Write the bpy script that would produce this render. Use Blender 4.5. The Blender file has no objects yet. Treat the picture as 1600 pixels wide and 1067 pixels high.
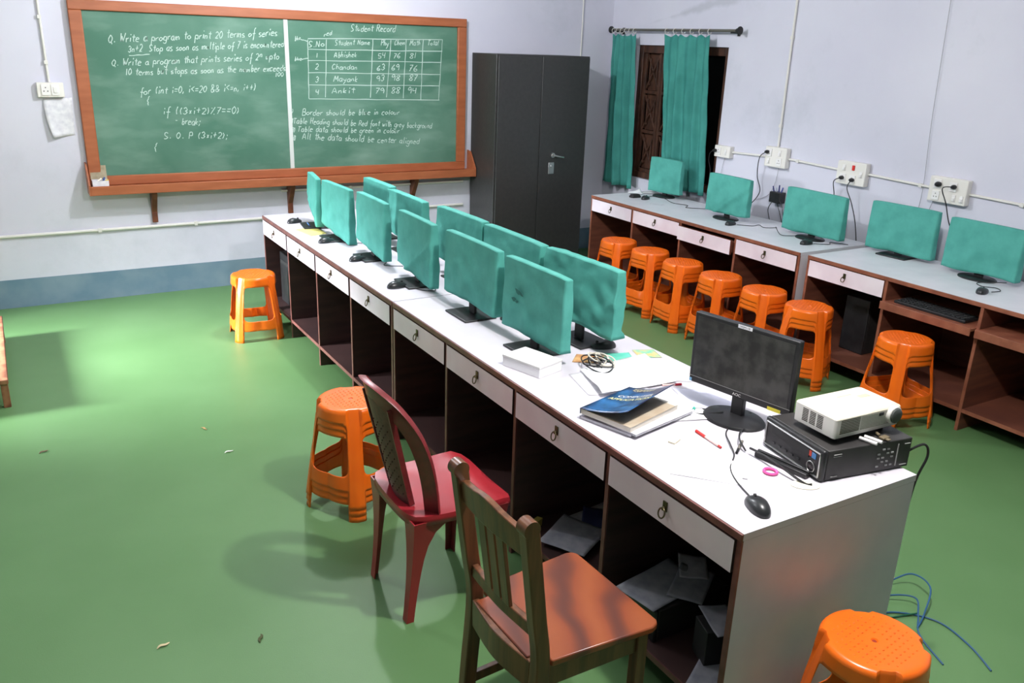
import bpy, math, random
from mathutils import Vector, Matrix, noise
R = math.radians
PI = math.pi
scene = bpy.context.scene
col = scene.collection
random.seed(7)

# ---------------------------------------------------------------- camera
cam_d = bpy.data.cameras.new('camera')
cam_d.sensor_width = 36.0
cam_d.lens = 1328.61 / 1600 * 36
cam_d.clip_start = 0.05
cam = bpy.data.objects.new('camera', cam_d)
col.objects.link(cam)
RT = Vector((0.8602720, -0.5086891, 0.0341679))
UP = Vector((0.1401199, 0.3003369, 0.9434851))
FW = Vector((0.4902025, 0.8068662, -0.3296488))
M = Matrix((RT, UP, -FW)).transposed().to_4x4()
M.translation = Vector((-1.5920, -1.3807, 1.9800))
cam.matrix_world = M
scene.camera = cam

# ---------------------------------------------------------------- view, world, lights
scene.view_settings.view_transform = 'Standard'
scene.view_settings.look = 'None'
scene.view_settings.exposure = 0.97
scene.view_settings.gamma = 1.0
scene.view_settings.use_curve_mapping = False
world = bpy.data.worlds.new('world')
scene.world = world
world.use_nodes = True
world.node_tree.nodes['Background'].inputs[0].default_value = (0.80, 0.84, 1.0, 1)
world.node_tree.nodes['Background'].inputs[1].default_value = 0.03


def bulb(name, loc, watts, colr=(1, 0.98, 0.95), rad=0.05):
    d = bpy.data.lights.new(name, 'POINT')
    d.energy = watts
    d.color = colr
    d.shadow_soft_size = rad
    o = bpy.data.objects.new(name, d)
    o.location = loc
    col.objects.link(o)
    return o


bulb('lamp_over_table_end', (0.24, 0.12, 2.80), 100, (1.0, 0.965, 0.93))
bulb('lamp_over_table_middle', (0.42, 3.85, 2.80), 82, (0.95, 0.97, 1.0))
bulb('lamp_by_left_aisle', (-1.45, 3.1, 2.85), 26, (0.97, 0.98, 1.0))


def area(name, loc, target, sx, sy, watts, colr=(1, 1, 1), spread=180):
    d = bpy.data.lights.new(name, 'AREA')
    d.shape = 'RECTANGLE'
    d.size, d.size_y = sx, sy
    d.energy = watts
    d.color = colr
    d.spread = R(spread)
    o = bpy.data.objects.new(name, d)
    o.location = loc
    o.rotation_euler = (Vector(target) - Vector(loc)).to_track_quat('-Z', 'Y').to_euler()
    col.objects.link(o)
    return o


area('doorway_light', (-4.4, 4.55, 1.25), (-1.5, 4.30, 0.0), 0.4, 0.8, 46, (0.92, 0.95, 1.0), 50)

# ---------------------------------------------------------------- materials


def lin(c):
    out = []
    for v in c:
        v = v / 255
        out.append(v / 12.92 if v <= 0.04045 else ((v + 0.055) / 1.055) ** 2.4)
    return (out[0], out[1], out[2], 1)


MATS = {}


def mat(name, c, rough=0.5, c2=None, scale=8.0, detail=4.0, stretch=(1, 1, 1), bump=0.0, bscale=60.0, metal=0.0,
        spec=0.5, lo=0.35, hi=0.65, coat=0.0, emit=None, transl=0.0, bstretch=(1, 1, 1)):
    if name in MATS:
        return MATS[name]
    m = bpy.data.materials.new(name)
    m.use_nodes = True
    nt = m.node_tree
    b = nt.nodes['Principled BSDF']
    b.inputs['Roughness'].default_value = rough
    b.inputs['Metallic'].default_value = metal
    b.inputs['Specular IOR Level'].default_value = spec
    b.inputs['Coat Weight'].default_value = coat
    b.inputs['Base Color'].default_value = lin(c)
    tc = nt.nodes.new('ShaderNodeTexCoord')
    if c2 is not None:
        mp = nt.nodes.new('ShaderNodeMapping')
        mp.inputs['Scale'].default_value = stretch
        n = nt.nodes.new('ShaderNodeTexNoise')
        n.inputs['Scale'].default_value = scale
        n.inputs['Detail'].default_value = detail
        r = nt.nodes.new('ShaderNodeValToRGB')
        r.color_ramp.elements[0].position = lo
        r.color_ramp.elements[1].position = hi
        r.color_ramp.elements[0].color = lin(c)
        r.color_ramp.elements[1].color = lin(c2)
        nt.links.new(tc.outputs['Object'], mp.inputs['Vector'])
        nt.links.new(mp.outputs['Vector'], n.inputs['Vector'])
        nt.links.new(n.outputs['Fac'], r.inputs['Fac'])
        nt.links.new(r.outputs['Color'], b.inputs['Base Color'])
    if bump > 0:
        mp2 = nt.nodes.new('ShaderNodeMapping')
        mp2.inputs['Scale'].default_value = bstretch
        n2 = nt.nodes.new('ShaderNodeTexNoise')
        n2.inputs['Scale'].default_value = bscale
        n2.inputs['Detail'].default_value = 3
        bp = nt.nodes.new('ShaderNodeBump')
        bp.inputs['Strength'].default_value = bump
        bp.inputs['Distance'].default_value = 0.01
        nt.links.new(tc.outputs['Object'], mp2.inputs['Vector'])
        nt.links.new(mp2.outputs['Vector'], n2.inputs['Vector'])
        nt.links.new(n2.outputs['Fac'], bp.inputs['Height'])
        nt.links.new(bp.outputs['Normal'], b.inputs['Normal'])
    if emit:
        b.inputs['Emission Color'].default_value = lin(c)
        b.inputs['Emission Strength'].default_value = emit
    MATS[name] = m
    return m


m_floor = mat('green_floor', (90, 127, 80), 0.44, (98, 135, 88), 1.6, 6, bump=0.05, bscale=220, spec=0.24)
m_band = mat('blue_grey_paint', (100, 128, 146), 0.6, (122, 144, 158), 5, 8)
m_ceil = mat('ceiling_paint', (200, 200, 208), 0.9)
m_white = mat('white_laminate', (208, 204, 211), 0.38, (200, 197, 205), 6, 3, spec=0.4)
m_grey_top = mat('grey_white_laminate', (212, 214, 220), 0.42, (222, 222, 228), 6, 3, spec=0.4)
m_drawer = mat('drawer_laminate', (222, 208, 218), 0.45, (232, 222, 230), 5, 3)
m_dark = mat('dark_brown_laminate', (62, 44, 44), 0.5, (78, 54, 52), 3, 6, stretch=(1, 1, 8))
m_trim = mat('brown_edge_trim', (122, 78, 72), 0.45, (96, 58, 54), 12, 4)
m_brown = mat('red_brown_wood_panel', (126, 76, 58), 0.5, (98, 56, 44), 3, 6, stretch=(1, 1, 8))
m_brownedge = mat('red_brown_edge', (150, 92, 70), 0.45, (126, 72, 54), 14, 4)
m_brass = mat('aged_brass', (92, 84, 62), 0.35, metal=0.85)
m_cloth = mat('teal_cover_cloth', (68, 150, 138), 0.85, (80, 164, 152), 10, 6, bump=0.35, bscale=14)
m_curtain = mat('teal_curtain_cloth', (50, 132, 124), 0.8, (62, 146, 136), 6, 5, bump=0.15, bscale=300)
m_blk = mat('black_plastic', (26, 26, 28), 0.42, (36, 36, 38), 20, 4)
m_blk2 = mat('matte_black_plastic', (34, 34, 35), 0.6)
m_mouse = mat('mouse_black_plastic', (40, 42, 44), 0.32)
m_cable = mat('black_cable', (24, 24, 26), 0.5)
m_ivory = mat('ivory_plastic', (230, 227, 220), 0.45)
m_swwhite = mat('switch_white_plastic', (236, 234, 232), 0.4)
m_conduit = mat('conduit_white', (222, 220, 214), 0.5)
m_paper = mat('white_paper', (244, 244, 246), 0.8)
m_paper2 = mat('grey_white_paper', (206, 206, 214), 0.8, (226, 226, 230), 25, 3)
m_steel = mat('steel', (190, 190, 188), 0.28, metal=1.0)
m_cab = mat('dark_grey_painted_steel', (48, 48, 48), 0.40, (54, 54, 53), 30, 4, bump=0.12, bscale=90, spec=0.5)
m_boardframe = mat('orange_brown_board_wood', (170, 98, 62), 0.45, (154, 86, 52), 4, 6, stretch=(1, 6, 6))
m_bracket = mat('dark_bracket_wood', (112, 62, 40), 0.5, (88, 46, 30), 20, 5)
m_chalk = mat('chalk_white', (184, 206, 196), 0.95)
m_rod = mat('dull_metal_rod', (122, 120, 110), 0.4, metal=0.6)
m_windark = mat('dark_window_wood', (58, 38, 30), 0.5, (84, 54, 40), 8, 5, stretch=(3, 3, 1))
m_void = mat('dark_window_glass', (14, 13, 13), 0.25)
m_red = mat('dark_red_plastic', (150, 36, 44), 0.28, (166, 44, 52), 3, 3, spec=0.5, coat=0.2)
m_redback = mat('dusty_red_plastic', (112, 58, 54), 0.5, (92, 44, 42), 60, 4)
m_pink = mat('pink_plastic', (240, 90, 160), 0.4)
m_yel = mat('yellow_sticker', (214, 202, 60), 0.6)


def mat_orange():
    m = mat('orange_plastic', (243, 106, 22), 0.27, (248, 116, 26), 4, 3, spec=0.5)
    return m


m_orange = mat_orange()


def mat_wall(streak=False):
    m = mat('grey_streak_wall_paint' if streak else 'lavender_wall_paint', (205, 205, 219), 0.85, (213, 213, 225), 1.3, 8, bump=0.12, bscale=9)
    nt = m.node_tree
    b = nt.nodes['Principled BSDF']
    link = b.inputs['Base Color'].links[0]
    src = link.from_socket
    tc = nt.nodes.new('ShaderNodeTexCoord')
    n = nt.nodes.new('ShaderNodeTexNoise')
    n.inputs['Scale'].default_value = 1.1
    n.inputs['Detail'].default_value = 9
    n.inputs['Roughness'].default_value = 0.7
    r = nt.nodes.new('ShaderNodeValToRGB')
    r.color_ramp.elements[0].position = 0.56
    r.color_ramp.elements[1].position = 0.74
    r.color_ramp.elements[0].color = (0, 0, 0, 1)
    r.color_ramp.elements[1].color = (0.5, 0.5, 0.5, 1)
    mx = nt.nodes.new('ShaderNodeMix')
    mx.data_type = 'RGBA'
    mx.inputs['B'].default_value = lin((182, 186, 196))
    nt.links.new(tc.outputs['Object'], n.inputs['Vector'])
    nt.links.new(n.outputs['Fac'], r.inputs['Fac'])
    nt.links.new(r.outputs['Color'], mx.inputs['Factor'])
    nt.links.new(src, mx.inputs['A'])
    nt.links.new(mx.outputs['Result'], b.inputs['Base Color'])
    if streak:
        # diagonal grey streak above the curtain rod, its edge broken up by noise
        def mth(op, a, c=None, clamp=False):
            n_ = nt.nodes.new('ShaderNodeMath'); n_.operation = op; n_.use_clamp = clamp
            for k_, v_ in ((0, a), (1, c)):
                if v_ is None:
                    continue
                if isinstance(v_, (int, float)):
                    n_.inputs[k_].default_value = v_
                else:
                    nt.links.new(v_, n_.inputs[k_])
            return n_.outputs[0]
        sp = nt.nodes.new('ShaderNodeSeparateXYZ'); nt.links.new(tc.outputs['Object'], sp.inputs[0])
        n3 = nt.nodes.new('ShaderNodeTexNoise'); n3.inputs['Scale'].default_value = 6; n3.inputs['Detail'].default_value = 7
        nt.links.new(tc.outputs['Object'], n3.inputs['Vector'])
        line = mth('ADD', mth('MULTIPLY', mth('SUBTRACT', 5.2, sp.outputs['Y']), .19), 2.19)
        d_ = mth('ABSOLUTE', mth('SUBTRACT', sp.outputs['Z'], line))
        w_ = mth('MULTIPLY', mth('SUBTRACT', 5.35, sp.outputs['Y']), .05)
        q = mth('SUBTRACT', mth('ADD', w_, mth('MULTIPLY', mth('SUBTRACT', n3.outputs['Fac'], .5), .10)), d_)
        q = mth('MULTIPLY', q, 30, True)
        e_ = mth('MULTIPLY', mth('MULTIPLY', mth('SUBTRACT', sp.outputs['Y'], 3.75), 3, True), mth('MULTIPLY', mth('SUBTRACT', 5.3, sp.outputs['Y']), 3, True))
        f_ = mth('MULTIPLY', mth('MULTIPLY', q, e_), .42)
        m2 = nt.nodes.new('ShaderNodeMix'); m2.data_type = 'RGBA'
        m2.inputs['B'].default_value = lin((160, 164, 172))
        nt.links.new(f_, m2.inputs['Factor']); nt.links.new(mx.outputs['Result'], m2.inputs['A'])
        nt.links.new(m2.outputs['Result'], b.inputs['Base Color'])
    return m


m_wall = mat_wall()


def mat_board():
    """chalkboard green with wiped chalk smears"""
    m = mat('chalkboard_green', (66, 112, 92), 0.7, (104, 142, 124), 1.6, 7, stretch=(1, 1, 1), lo=0.38, hi=0.78)
    nt = m.node_tree
    b = nt.nodes['Principled BSDF']
    src = b.inputs['Base Color'].links[0].from_socket
    tc = nt.nodes.new('ShaderNodeTexCoord')
    mp = nt.nodes.new('ShaderNodeMapping')
    mp.inputs['Rotation'].default_value = (0, R(28), 0)
    mp.inputs['Scale'].default_value = (1, 1, 3)
    n = nt.nodes.new('ShaderNodeTexNoise')
    n.inputs['Scale'].default_value = 2.2
    n.inputs['Detail'].default_value = 8
    r = nt.nodes.new('ShaderNodeValToRGB')
    r.color_ramp.elements[0].position = 0.5
    r.color_ramp.elements[1].position = 0.85
    r.color_ramp.elements[0].color = (0, 0, 0, 1)
    r.color_ramp.elements[1].color = (0.6, 0.6, 0.6, 1)
    mx = nt.nodes.new('ShaderNodeMix')
    mx.data_type = 'RGBA'
    mx.inputs['B'].default_value = lin((140, 170, 154))
    nt.links.new(tc.outputs['Object'], mp.inputs['Vector'])
    nt.links.new(mp.outputs['Vector'], n.inputs['Vector'])
    nt.links.new(n.outputs['Fac'], r.inputs['Fac'])
    nt.links.new(r.outputs['Color'], mx.inputs['Factor'])
    nt.links.new(src, mx.inputs['A'])
    nt.links.new(mx.outputs['Result'], b.inputs['Base Color'])
    return m


m_board = mat_board()


def mat_wood(name, base, dark, light, scale, rough, sc=(1, 1, 1), rot=0, dist=6.0):
    m = bpy.data.materials.new(name)
    m.use_nodes = True
    nt = m.node_tree
    b = nt.nodes['Principled BSDF']
    b.inputs['Roughness'].default_value = rough
    tc = nt.nodes.new('ShaderNodeTexCoord')
    mp = nt.nodes.new('ShaderNodeMapping')
    mp.inputs['Scale'].default_value = sc
    mp.inputs['Rotation'].default_value = (0, 0, rot)
    w = nt.nodes.new('ShaderNodeTexWave')
    w.inputs['Scale'].default_value = scale
    w.inputs['Distortion'].default_value = dist
    w.inputs['Detail'].default_value = 3
    w.inputs['Detail Scale'].default_value = 0.9
    r = nt.nodes.new('ShaderNodeValToRGB')
    r.color_ramp.elements[0].color = lin(dark)
    r.color_ramp.elements[1].color = lin(light)
    e = r.color_ramp.elements.new(0.45)
    e.color = lin(base)
    nt.links.new(tc.outputs['Object'], mp.inputs['Vector'])
    nt.links.new(mp.outputs['Vector'], w.inputs['Vector'])
    nt.links.new(w.outputs['Fac'], r.inputs['Fac'])
    nt.links.new(r.outputs['Color'], b.inputs['Base Color'])
    return m


m_seatwood = mat_wood('figured_seat_wood', (132, 66, 40), (92, 50, 40), (144, 76, 44), 1.5, 0.28, (1.3, 1.0, 1), R(40), 9.0)
m_chairwood = mat('dark_polished_chair_wood', (86, 54, 34), .3, (114, 72, 46), 26, 5, stretch=(1.6, 1.6, .12), lo=.4, hi=.62)
m_benchwood = mat_wood('worn_bench_wood', (146, 92, 64), (116, 68, 48), (164, 112, 80), 8, 0.55, (0.6, 2, 2), 0, 4)

# ---------------------------------------------------------------- mesh helpers


class MB:
    def __init__(s):
        s.v = []
        s.f = []
        s.m = []
        s.cur = 0

    def add(s, vs, fs, mi=None):
        n = len(s.v)
        s.v += [tuple(p) for p in vs]
        for f in fs:
            s.f.append(tuple(i + n for i in f))
            s.m.append(s.cur if mi is None else mi)

    def box(s, x0, x1, y0, y1, z0, z1, mats=None):
        # mats: optional dict face-> index, faces in order -Z,+Z,-Y,+X,+Y,-X
        vs = [(x0, y0, z0), (x1, y0, z0), (x1, y1, z0), (x0, y1, z0), (x0, y0, z1), (x1, y0, z1), (x1, y1, z1), (x0, y1, z1)]
        fs = [(0, 3, 2, 1), (4, 5, 6, 7), (0, 1, 5, 4), (1, 2, 6, 5), (2, 3, 7, 6), (3, 0, 4, 7)]
        n = len(s.v)
        s.v += vs
        keys = ['-z', '+z', '-y', '+x', '+y', '-x']
        for k, f in zip(keys, fs):
            s.f.append(tuple(i + n for i in f))
            s.m.append((mats or {}).get(k, s.cur))

    def obox(s, c, ax, ay, az, hx, hy, hz):
        c = Vector(c)
        ax, ay, az = Vector(ax), Vector(ay), Vector(az)
        vs = []
        for dz in (-1, 1):
            for dx, dy in ((-1, -1), (1, -1), (1, 1), (-1, 1)):
                vs.append(c + ax * hx * dx + ay * hy * dy + az * hz * dz)
        s.add(vs, [(0, 3, 2, 1), (4, 5, 6, 7), (0, 1, 5, 4), (1, 2, 6, 5), (2, 3, 7, 6), (3, 0, 4, 7)])

    def rings(s, rings, cap0=True, cap1=True, closed=True):
        n = len(rings[0])
        base = len(s.v)
        for r in rings:
            s.v += [tuple(p) for p in r]
        for i in range(len(rings) - 1):
            for j in range(n if closed else n - 1):
                a = base + i * n + j
                b = base + i * n + (j + 1) % n
                s.f.append((a, b, b + n, a + n))
                s.m.append(s.cur)
        if cap0:
            s.f.append(tuple(base + j for j in reversed(range(n))))
            s.m.append(s.cur)
        if cap1:
            s.f.append(tuple(base + (len(rings) - 1) * n + j for j in range(n)))
            s.m.append(s.cur)

    def cyl(s, p0, p1, r0, r1=None, n=16):
        r1 = r0 if r1 is None else r1
        p0, p1 = Vector(p0), Vector(p1)
        d = (p1 - p0).normalized()
        a = d.orthogonal().normalized()
        b = d.cross(a)
        s.rings([[p + (a * math.cos(2 * PI * i / n) + b * math.sin(2 * PI * i / n)) * r for i in range(n)]
                 for p, r in ((p0, r0), (p1, r1))])

    def tube(s, pts, r, n=7, smooth=True, seg=8):
        pts = [Vector(p) for p in pts]
        if smooth and len(pts) > 2:
            pts = cat(pts, seg)
        d0 = (pts[1] - pts[0]).normalized()
        a = d0.orthogonal().normalized()
        rings = []
        for i, p in enumerate(pts):
            d = (pts[min(i + 1, len(pts) - 1)] - pts[max(i - 1, 0)])
            if d.length < 1e-9:
                d = d0
            d.normalize()
            a = (a - d * a.dot(d)).normalized()
            b = d.cross(a)
            rr = r(i / (len(pts) - 1)) if callable(r) else r
            rings.append([p + (a * math.cos(2 * PI * k / n) + b * math.sin(2 * PI * k / n)) * rr for k in range(n)])
        s.rings(rings)

    def sweep(s, pts, side, w, t, smooth=True, seg=6):
        """rectangular bar along pts; side = width direction; w, t half sizes (number or function of 0..1)"""
        pts = [Vector(p) for p in pts]
        if smooth and len(pts) > 2:
            pts = cat(pts, seg)
        rings = []
        for i, p in enumerate(pts):
            d = (pts[min(i + 1, len(pts) - 1)] - pts[max(i - 1, 0)]).normalized()
            sv = Vector(side)
            sv = (sv - d * sv.dot(d)).normalized()
            nv = d.cross(sv)
            u = i / (len(pts) - 1)
            ww = w(u) if callable(w) else w
            tt = t(u) if callable(t) else t
            rings.append([p + sv * ww + nv * tt, p - sv * ww + nv * tt, p - sv * ww - nv * tt, p + sv * ww - nv * tt])
        s.rings(rings)

    def lathe(s, prof, c, axis='z', n=24, cap=True):
        rings = []
        for r, h in prof:
            ring = []
            for i in range(n):
                a = 2 * PI * i / n
                x, y = r * math.cos(a), r * math.sin(a)
                if axis == 'z':
                    ring.append((c[0] + x, c[1] + y, c[2] + h))
                elif axis == 'x':
                    ring.append((c[0] + h, c[1] + x, c[2] + y))
                else:
                    ring.append((c[0] + y, c[1] + h, c[2] + x))
            rings.append(ring)
        s.rings(rings, cap, cap)

    def build(s, name, mats, parent=None, smooth=False, bevel=0.0, bseg=2, loc=None, angle=40):
        me = bpy.data.meshes.new(name)
        me.from_pydata(s.v, [], s.f)
        if not isinstance(mats, (list, tuple)):
            mats = [mats]
        for m in mats:
            me.materials.append(m)
        if len(mats) > 1:
            for p, mi in zip(me.polygons, s.m):
                p.material_index = mi
        import bmesh
        bm = bmesh.new()
        bm.from_mesh(me)
        bmesh.ops.recalc_face_normals(bm, faces=bm.faces)
        bm.to_mesh(me)
        bm.free()
        if smooth:
            me.polygons.foreach_set('use_smooth', [True] * len(me.polygons))
            try:
                me.set_sharp_from_angle(angle=R(angle))
            except Exception:
                pass
        o = bpy.data.objects.new(name, me)
        col.objects.link(o)
        if parent is not None:
            o.parent = parent
        if loc:
            o.location = loc
        if bevel > 0:
            b = o.modifiers.new('bevel', 'BEVEL')
            b.width = bevel
            b.segments = bseg
            b.limit_method = 'ANGLE'
            b.angle_limit = R(35)
            if not smooth:
                me.polygons.foreach_set('use_smooth', [True] * len(me.polygons))
                try:
                    me.set_sharp_from_angle(angle=R(50))
                except Exception:
                    pass
        return o


def cat(pts, seg=8):
    out = []
    n = len(pts)
    for i in range(n - 1):
        p0 = pts[max(i - 1, 0)]
        p1, p2 = pts[i], pts[i + 1]
        p3 = pts[min(i + 2, n - 1)]
        for k in range(seg):
            t = k / seg
            out.append(0.5 * ((2 * p1) + (p2 - p0) * t + (2 * p0 - 5 * p1 + 4 * p2 - p3) * t * t + (3 * p1 - p0 - 3 * p2 + p3) * t ** 3))
    out.append(pts[-1])
    return out


def empty(name, loc=(0, 0, 0), rz=0.0):
    o = bpy.data.objects.new(name, None)
    o.location = loc
    o.rotation_euler = (0, 0, rz)
    o.empty_display_size = 0.05
    col.objects.link(o)
    return o


def tag(o, label, cat_, group=None, kind=None):
    if label:
        o['label'] = label
    if cat_:
        o['category'] = cat_
    if group:
        o['group'] = group
    if kind:
        o['kind'] = kind
    return o


def struct(o):
    o['kind'] = 'structure'
    return o


def copy_tree(o, parent=None):
    c = o.copy()
    col.objects.link(c)
    c.parent = parent
    for ch in list(o.children):
        copy_tree(ch, c)
    return c


def text_mesh(s, size, sx=1.0, extr=0.0):
    """text as plain mesh data (verts, faces) in its XY plane, centred"""
    cu = bpy.data.curves.new('t', 'FONT')
    cu.body = s
    cu.size = size
    cu.align_x = 'CENTER'
    cu.align_y = 'CENTER'
    cu.extrude = extr
    ob = bpy.data.objects.new('t', cu)
    col.objects.link(ob)
    dg = bpy.context.evaluated_depsgraph_get()
    me = bpy.data.meshes.new_from_object(ob.evaluated_get(dg))
    vs = [(v.co.x * sx, v.co.y, v.co.z) for v in me.vertices]
    fs = [tuple(p.vertices) for p in me.polygons]
    bpy.data.objects.remove(ob)
    bpy.data.curves.remove(cu)
    bpy.data.meshes.remove(me)
    return vs, fs


def put_text(mb, s, size, org, ax, ay, sx=1.0, off=0.0):
    vs, fs = text_mesh(s, size, sx)
    ax, ay = Vector(ax).normalized(), Vector(ay).normalized()
    nz = ax.cross(ay)
    org = Vector(org) + nz * off
    mb.add([org + ax * v[0] + ay * v[1] for v in vs], fs)


# ---------------------------------------------------------------- the room
YB, XR, XL, YF, ZC = 5.694, 3.72, -5.4, -6.5, 3.1
T = 0.2
b = MB(); b.box(XL - T, XR + T, YF - T, YB + T, -0.1, 0.0)
struct(b.build('floor', m_floor))
b = MB(); b.box(XL - T, XR + T, YF - T, YB + T, ZC, ZC + 0.1)
struct(b.build('ceiling', m_ceil))
b = MB(); b.box(XL - T, XR + T, YB, YB + T, 0, ZC)
struct(b.build('wall_back', m_wall))
WY0, WY1, WZ0, WZ1 = 4.09, 5.29, 0.80, 2.017
b = MB()
b.box(XR, XR + T, YF, WY0, 0, ZC); b.box(XR, XR + T, WY1, YB, 0, ZC)
b.box(XR, XR + T, WY0, WY1, 0, WZ0); b.box(XR, XR + T, WY0, WY1, WZ1, ZC)
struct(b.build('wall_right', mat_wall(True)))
b = MB(); b.box(XL - T, XL, YF, YB, 0, ZC)
struct(b.build('wall_left', m_wall))
b = MB(); b.box(XL - T, XR + T, YF - T, YF, 0, ZC)
struct(b.build('wall_front', m_wall))
b = MB(); b.box(XL, XR, YB - 0.004, YB - 0.0002, 0, 0.214)
struct(b.build('baseboard_back', m_band))
b = MB(); b.box(XR - 0.004, XR - 0.0002, YF, YB, 0, 0.214)
struct(b.build('baseboard_right', m_band))

# window in the right wall: dark wooden shutters with crossed lattice
w = struct(empty('window_1', (XR, 0, 0)))
b = MB(); xx0, xx1 = 0.03, 0.10
b.box(xx0, xx1, WY0, WY0 + 0.06, WZ0, WZ1); b.box(xx0, xx1, WY1 - 0.06, WY1, WZ0, WZ1)
b.box(xx0, xx1, WY0 + .06, WY1 - .06, WZ0, WZ0 + 0.06); b.box(xx0, xx1, WY0 + .06, WY1 - .06, WZ1 - 0.07, WZ1)
b.box(xx0, xx1, 4.66, 4.72, WZ0 + .06, WZ1 - .07)
struct(b.build('window_frame', m_windark, w, bevel=0.004))
b = MB(); b.box(0.11, 0.14, WY0, WY1, WZ0, WZ1)
struct(b.build('window_pane', m_void, w))
b = MB()
for (ya, yb) in ((4.72, 4.98), (4.98, 5.23)):
    za, zb = WZ0 + .06, WZ1 - .07
    b.box(0.05, 0.075, ya + .004, ya + .035, za, zb); b.box(0.05, 0.075, yb - .035, yb - .004, za, zb)
    H = (zb - za) / 3
    for k in range(3):
        z0, z1 = za + k * H, za + (k + 1) * H
        b.box(0.05, 0.075, ya + .035, yb - .035, z0 - .0, z0 + .03)
        b.box(0.085, 0.095, ya + .035, yb - .035, z0 + .03, z1)
        ym, zm = (ya + yb) / 2, (z0 + z1 + .03) / 2
        for s in (-1, 1):
            p0 = Vector((0.07, ym - .085, zm - s * .15)); p1 = Vector((0.07, ym + .085, zm + s * .15))
            d = (p1 - p0)
            b.obox((p0 + p1) / 2, d.normalized(), (1, 0, 0), d.normalized().cross(Vector((1, 0, 0))), d.length / 2, .012, .008)
        for s in (-1, 1):
            b.obox((0.072, ym + s * .05, zm), (0, 0, 1), (1, 0, 0), (0, 1, 0), .12, .01, .007)
struct(b.build('window_shutter', m_windark, w, bevel=0.002))

# curtain rod and curtains
RX, RZ = 3.635, 2.145
t = empty('curtain_rod', (RX, 4.75, RZ)); tag(t, 'dull metal curtain rod on the wall above the dark window', 'curtain rod')
b = MB(); b.cyl((0, -0.82, 0), (0, 0.80, 0), 0.011); b.build('rod', m_rod, t, True)
for s in (-1, 1):
    b = MB(); y = 0.81 * s
    b.lathe([(0.012, 0), (0.017, .004), (0.02, .02), (0.032, .035), (0.032, .042), (0.01, .045)] if s > 0 else
            [(0.01, -.045), (0.032, -.042), (0.032, -.035), (0.02, -.02), (0.017, -.004), (0.012, 0)], (0, y, 0), 'y', 20)
    b.build('finial', m_blk2, t, True)
    b = MB(); b.box(-0.006, XR - RX, y - s * .05 - .008, y - s * .05 + .008, -0.022, -0.010)
    b.box(XR - RX - .006, XR - RX, y - s * .05 - .015, y - s * .05 + .015, -0.04, 0.02)
    b.build('rod_bracket', m_blk2, t)


def curtain(y0t, y1t, y0b, y1b, zt, zb, folds, label, seed, gather=0.0):
    rnd = random.Random(seed)
    t = empty('curtain', (RX, (y0t + y1t) / 2, RZ)); tag(t, label, 'curtain', 'teal window curtains')
    NU, NV = folds * 12, 26
    ph = [rnd.uniform(-.5, .5) for _ in range(6)]
    rings = []
    for j in range(NV + 1):
        v = j / NV
        row = []
        z = zt + (zb - zt) * v
        for i in range(NU + 1):
            u = i / NU
            uu = u + 0.02 * math.sin(u * 9 + ph[0]) * (1 - v)
            y = (y0t + (y1t - y0t) * uu) * (1 - v) + (y0b + (y1b - y0b) * uu) * v
            a = (0.012 + 0.020 * min(1, v * 2.2)) * (.55 + .45 * math.sin(u * 7 + ph[5] * 6) ** 2)
            x = a * math.sin(2 * PI * folds * uu + 1.1 * math.sin(v * 3 + ph[1]) * .5 + ph[2] * 2) \
                + 0.010 * math.sin(2 * PI * (folds * .37) * u + v * 2 + ph[3]) + 0.004 * math.sin(23 * v + 14 * u)
            sag = 0.0
            if v == 0:
                sag = -0.022 * abs(math.sin(PI * u * 5))
            zz = z + sag + 0.008 * math.sin(u * 11 + ph[4]) * v
            row.append((x - 0.004, y - t.location[1], zz - RZ))
        rings.append(row)
    b = MB(); b.rings(rings, False, False, closed=False)
    o = b.build('curtain_cloth', m_curtain, t, True, angle=180)
    so = o.modifiers.new('s', 'SOLIDIFY'); so.thickness = 0.0018
    for k in range(6):
        u = k / 5
        y = y0t + (y1t - y0t) * (0.02 + 0.96 * u) - t.location[1]
        b = MB(); n = 14
        cpt = [(0.0, y + .006 * math.sin(2 * PI * i / n), -.004 + .021 * math.cos(2 * PI * i / n)) for i in range(n)]
        pts = [(0.021 * math.sin(2 * PI * i / n), y, -.008 + 0.021 * math.cos(2 * PI * i / n)) for i in range(n + 1)]
        b.tube(pts, 0.0028, 5, False)
        b.build('curtain_ring', m_ivory, t, True)


curtain(5.567, 5.235, 5.585, 5.10, 2.112, 0.71, 4, 'narrow teal curtain bunched at the corner end of the rod', 1)
curtain(4.80, 4.235, 4.70, 4.115, 2.112, 0.80, 5, 'wide teal curtain hanging across the middle of the dark window', 4)

# ---------------------------------------------------------------- blackboard
BX0, BX1, BZ0, BZ1 = -1.03, 2.10, 0.88, 2.175
t = empty('blackboard', (0.55, YB, BZ0)); tag(t, 'long green chalkboard in a brown wooden frame full of handwriting', 'blackboard')


def loc(o):
    return Vector((o.location[0], o.location[1], o.location[2]))


def sh(mb, o):
    L = o.location
    mb.v = [(x - L[0], y - L[1], z - L[2]) for x, y, z in mb.v]
    return mb


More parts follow.
